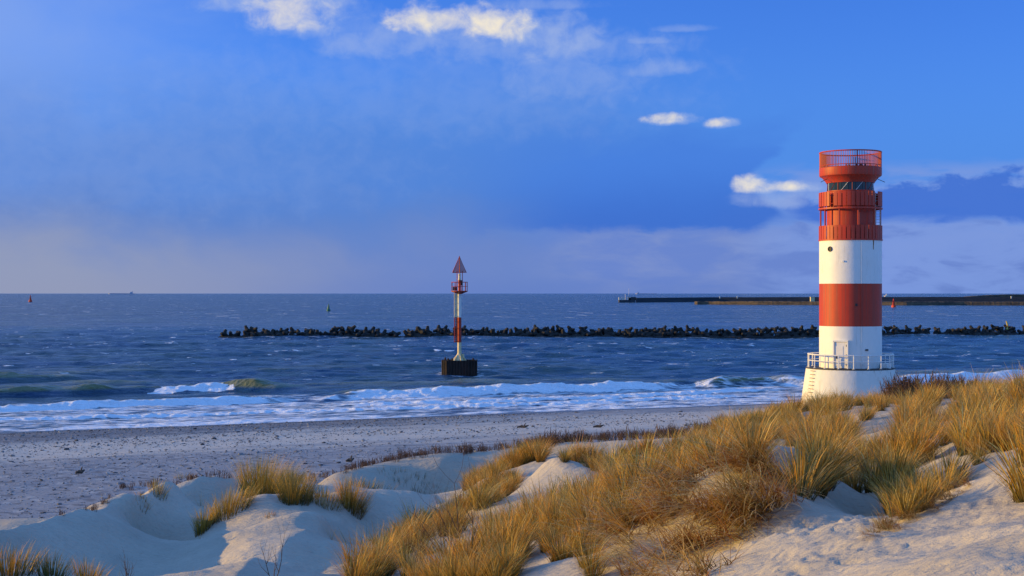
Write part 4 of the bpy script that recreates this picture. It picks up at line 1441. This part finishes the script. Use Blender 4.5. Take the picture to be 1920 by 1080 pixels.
# a trail of dry red stems running down the sand at the right
tx = [foot(1630 + 180 * t + rng.normal(0, 9), 1012 - 100 * t + rng.normal(0, 7)) for t in np.linspace(0, 1, 46)]
sx_, sy_, sz_ = np.r_[sx_, [p.x for p in tx]], np.r_[sy_, [p.y for p in tx]], np.r_[sz_, [p.z - .02 for p in tx]]
k_ = np.r_[k_, rng.uniform(.14, .30, len(tx))]
n = len(sx_)
sw = scatter('hanging_straw', STRAW, np.c_[sx_, sy_, sz_ + .05], np.c_[rng.normal(0, .12, n), rng.normal(0, .12, n), rng.normal(-.5, .5, n)], np.c_[k_, k_, k_], rng.integers(0, 5, n))
tag(sw, 'matted dead straw hanging down the worn sandy face of the nearest hill', kind='stuff')


def clump(px, py, rx, ry, nb, h, label, pal=None, wind=.12, width=.011, spread=.8):
    """A stand of marram one can tell apart: blades rooted over an ellipse of ground."""
    p = foot(px, py)
    B = Blades(int(px * 7 + py))
    r = B.r
    kx = p.y / F
    for i in range(nb):
        a, q = r.uniform(0, 6.283), math.sqrt(r.random())
        ox, oy = math.cos(a) * q * rx * kx, math.sin(a) * q * ry
        z = float(gz(p.x + ox, p.y + oy)) - p.z - .04
        tilt = r.random() ** .7 * spread * .8
        dx, dy = math.cos(a) * math.sin(tilt) * (.4 + .6 * q) + wind, math.sin(a) * math.sin(tilt) * (.4 + .6 * q)
        B.blade((ox, oy, z), math.atan2(dy, dx), min(1.2, math.hypot(dx, dy)), h * r.uniform(.55, 1.1), r.uniform(.2, 1.0), width * r.uniform(.7, 1.3), r.choice(pal) if pal else None)
    o = link('marram_clump', B.mesh('marram_clump'))
    o.location = p
    tag(o, label, 'grass clump', 'marram clumps on the left dunes')
    return o


GREEN = [PAL[3], PAL[1], PAL[3]]
clump(500, 926, 50, .8, 1300, 1.15, 'largest golden marram clump on top of the lit sand hump on the left')
clump(553, 938, 30, .6, 800, .90, 'dark rounded marram clump at the right end of the lit sand hump', [PAL[3], PAL[1], PAL[0]])
clump(435, 958, 38, .5, 520, .70, 'low golden marram fringe on the left shoulder of the lit hump')
clump(385, 992, 18, .4, 420, .68, 'dense marram clump at the lowest left edge of the lit sand hump')
clump(297, 925, 16, .3, 150, .42, 'small golden marram tuft on the crest of the left shaded dune')
clump(268, 948, 10, .3, 60, .30, 'tiny marram sprig below the crest tuft on the left shaded dune')
clump(348, 897, 24, .4, 110, .38, 'short sparse marram tuft behind the far end of the left dune crest', None)
clump(660, 954, 22, .35, 560, .85, 'upright yellow marram clump beside the lit sand ridge')
clump(613, 945, 32, .5, 340, .45, 'low yellow marram fringe left of the upright clump on the lit ridge')
clump(690, 915, 40, .5, 200, .45, 'thin greenish marram row in the hollow below the shaded ridge', GREEN)
clump(775, 915, 70, .35, 170, .38, 'sparse greenish marram along the small crest in the shaded hollow', GREEN)
clump(702, 1016, 12, .2, 90, .22, 'little ochre grass tuft alone on the blue shaded sand')
clump(507, 968, 10, .2, 40, .20, 'tiny dry grass tuft in the shadow on the lit hump')
clump(25, 1078, 40, .4, 260, .55, 'greenish marram clump in the bottom left corner of the view', [PAL[1], PAL[3], PAL[0]])
clump(100, 1085, 26, .3, 170, .45, 'short brown green marram clump right of the corner clump', [PAL[1], PAL[3]])
clump(165, 1090, 24, .3, 150, .40, 'low golden marram clump third from the left along the bottom edge')


# ------------------------------------------------------------------ bare shrubs and dark scrub
M_TWIG = material('bare_twigs', lambda: mix(noise(pos(), 7, 3, .6), (.060, .036, .022), (.17, .10, .055)), .85)
M_SCRUB = material('red_brown_twigs', lambda: mix(noise(pos(), 3, 3, .6), (.055, .030, .022), (.14, .080, .050)), .9)


def branch(mb, r, p, d, L, rad, depth, up=.12):
    pts, rr = [p.copy()], [rad]
    n = 4
    for i in range(n):
        d = (d + Vector((r.uniform(-.22, .22), r.uniform(-.22, .22), r.uniform(-.08, .2) + up))).normalized()
        p = p + d * (L / n)
        pts.append(p.copy())
        rr.append(rad * (1 - .75 * (i + 1) / n))
        if depth > 0 and i > 0 or (depth > 0 and i == 0 and r.random() < .4):
            for _ in range(r.choice((1, 1, 2))):
                side = Vector((r.uniform(-1, 1), r.uniform(-1, 1), r.uniform(-.1, .6))).normalized()
                branch(mb, r, p.copy(), (d * .6 + side * .75).normalized(), L * r.uniform(.38, .62), rr[-1] * .75, depth - 1, up)
    mb.tube(pts, rr, 5, True)


def shrub(px, py, specs, label, rad=.012, depth=2, mat=None, seed=0):
    """specs: main stems as (dx, dz, length) leaning from the root."""
    p = foot(px, py)
    e = empty('bare_shrub', p)
    tag(e, label, 'shrub', 'leafless shrubs on the dunes')
    r = random.Random(int(px + py) + seed)
    for dx, dz, L in specs:
        mb = MB()
        branch(mb, r, Vector((r.uniform(-.06, .06), r.uniform(-.06, .06), -.08)), Vector((dx, r.uniform(-.2, .2), dz)).normalized(), L, rad * r.uniform(.8, 1.1), depth)
        mb.build('stem', mat or M_TWIG, e)
    return e


shrub(866, 1076, [(.05, 1, 1.55), (-.35, 1, 1.25), (.4, 1, 1.0), (-.7, .9, .95), (.15, 1, 1.2), (-.15, 1, 1.0), (.6, .8, .8)], 'large leafless shrub with dark forked stems in the grass at the bottom centre', .017, 2)
shrub(790, 1086, [(-.3, 1, .7), (.2, 1, .75), (-.6, .9, .6), (0, 1, .8), (.5, 1, .6), (-.1, 1, .6)], 'twiggy leafless shrub just left of the large forked one', .010, 2)
shrub(930, 1084, [(-.3, 1, .45), (.35, 1, .5), (.05, 1, .6), (.7, .7, .5)], 'low leafless shrub right of the large forked one', .009, 1)
shrub(516, 1088, [(-.45, 1, .75), (.05, 1, .45), (.35, 1, .95)], 'thin leafless shrub with two curved stems against the lit sand', .011, 1, seed=4)
shrub(236, 1088, [(-.1, 1, .45), (.1, 1, .5), (.0, 1, .35), (.3, 1, .4), (-.3, 1, .3)], 'fine grey twigs standing on the shaded sand at the bottom left', .007, 1)
shrub(766, 992, [(-.25, 1, .8), (.15, 1, .6)], 'spindly grey twig standing alone on the shaded sand hollow', .007, 1)
shrub(884, 925, [(.02, 1, 1.1), (-.1, 1, .6)], 'tall thin leafless stem at the edge of the shaded ridge', .009, 0)


def scrub_proto(seed):
    mb, r = MB(), random.Random(seed)
    for i in range(16):
        a, t = r.uniform(0, 6.283), r.uniform(0, .55)
        d = Vector((math.cos(a) * math.sin(t), math.sin(a) * math.sin(t), math.cos(t)))
        p = Vector((r.uniform(-.3, .3), r.uniform(-.3, .3), -.05))
        L = r.uniform(.35, .8)
        m_ = p + d * L * .5 + Vector((r.uniform(-.06, .06), r.uniform(-.06, .06), 0))
        q = p + d * L
        mb.tube([p, m_, q], [.014, .010, .004], 3, False)
        for _ in range(4):
            s0 = p.lerp(q, r.uniform(.3, .85))
            mb.tube([s0, s0 + (d + Vector((r.uniform(-.8, .8), r.uniform(-.8, .8), r.uniform(-.2, .5)))).normalized() * L * r.uniform(.2, .4)], [.008, .003], 3, False)
    me = mb.mesh('scrub_tuft')
    me.materials.append(M_SCRUB)
    return me


SCR = [scrub_proto(500 + k) for k in range(5)]
LINES = [([(225, 915), (330, 902), (460, 893)], 34, .36), ([(600, 893), (680, 872), (740, 864)], 34, .42), ([(740, 864), (850, 849), (1000, 835)], 70, .5), ([(1000, 838), (1100, 820), (1240, 814), (1370, 804)], 140, .72),
         ([(1680, 748), (1760, 740), (1840, 732)], 170, 1.25), ([(540, 903), (600, 895)], 16, .45), ([(80, 972), (170, 953), (230, 935)], 22, .2)]
P_, S_ = [], []
rr_ = random.Random(9)
for pts, k, s0 in LINES:
    A_ = np.array(pts, float)
    for i in range(k):
        px = rr_.uniform(A_[0, 0], A_[-1, 0])
        py = np.interp(px, A_[:, 0], A_[:, 1]) + rr_.uniform(0, 5)
        p = foot(px, py + 5)
        y = p.y + rr_.uniform(.2, 2.2)
        x = p.x / p.y * y
        P_.append((x, y, float(gz(x, y))))
        S_.append(s0 * rr_.uniform(.6, 1.2))
n = len(P_)
S_ = np.array(S_)
scb = scatter('low_scrub', SCR, np.array(P_), np.c_[np.zeros(n), np.zeros(n), rng.uniform(0, 6.28, n)], np.c_[S_, S_, S_], rng.integers(0, 5, n))
tag(scb, 'low dark red brown scrub growing along the seaward dune crest', kind='stuff')
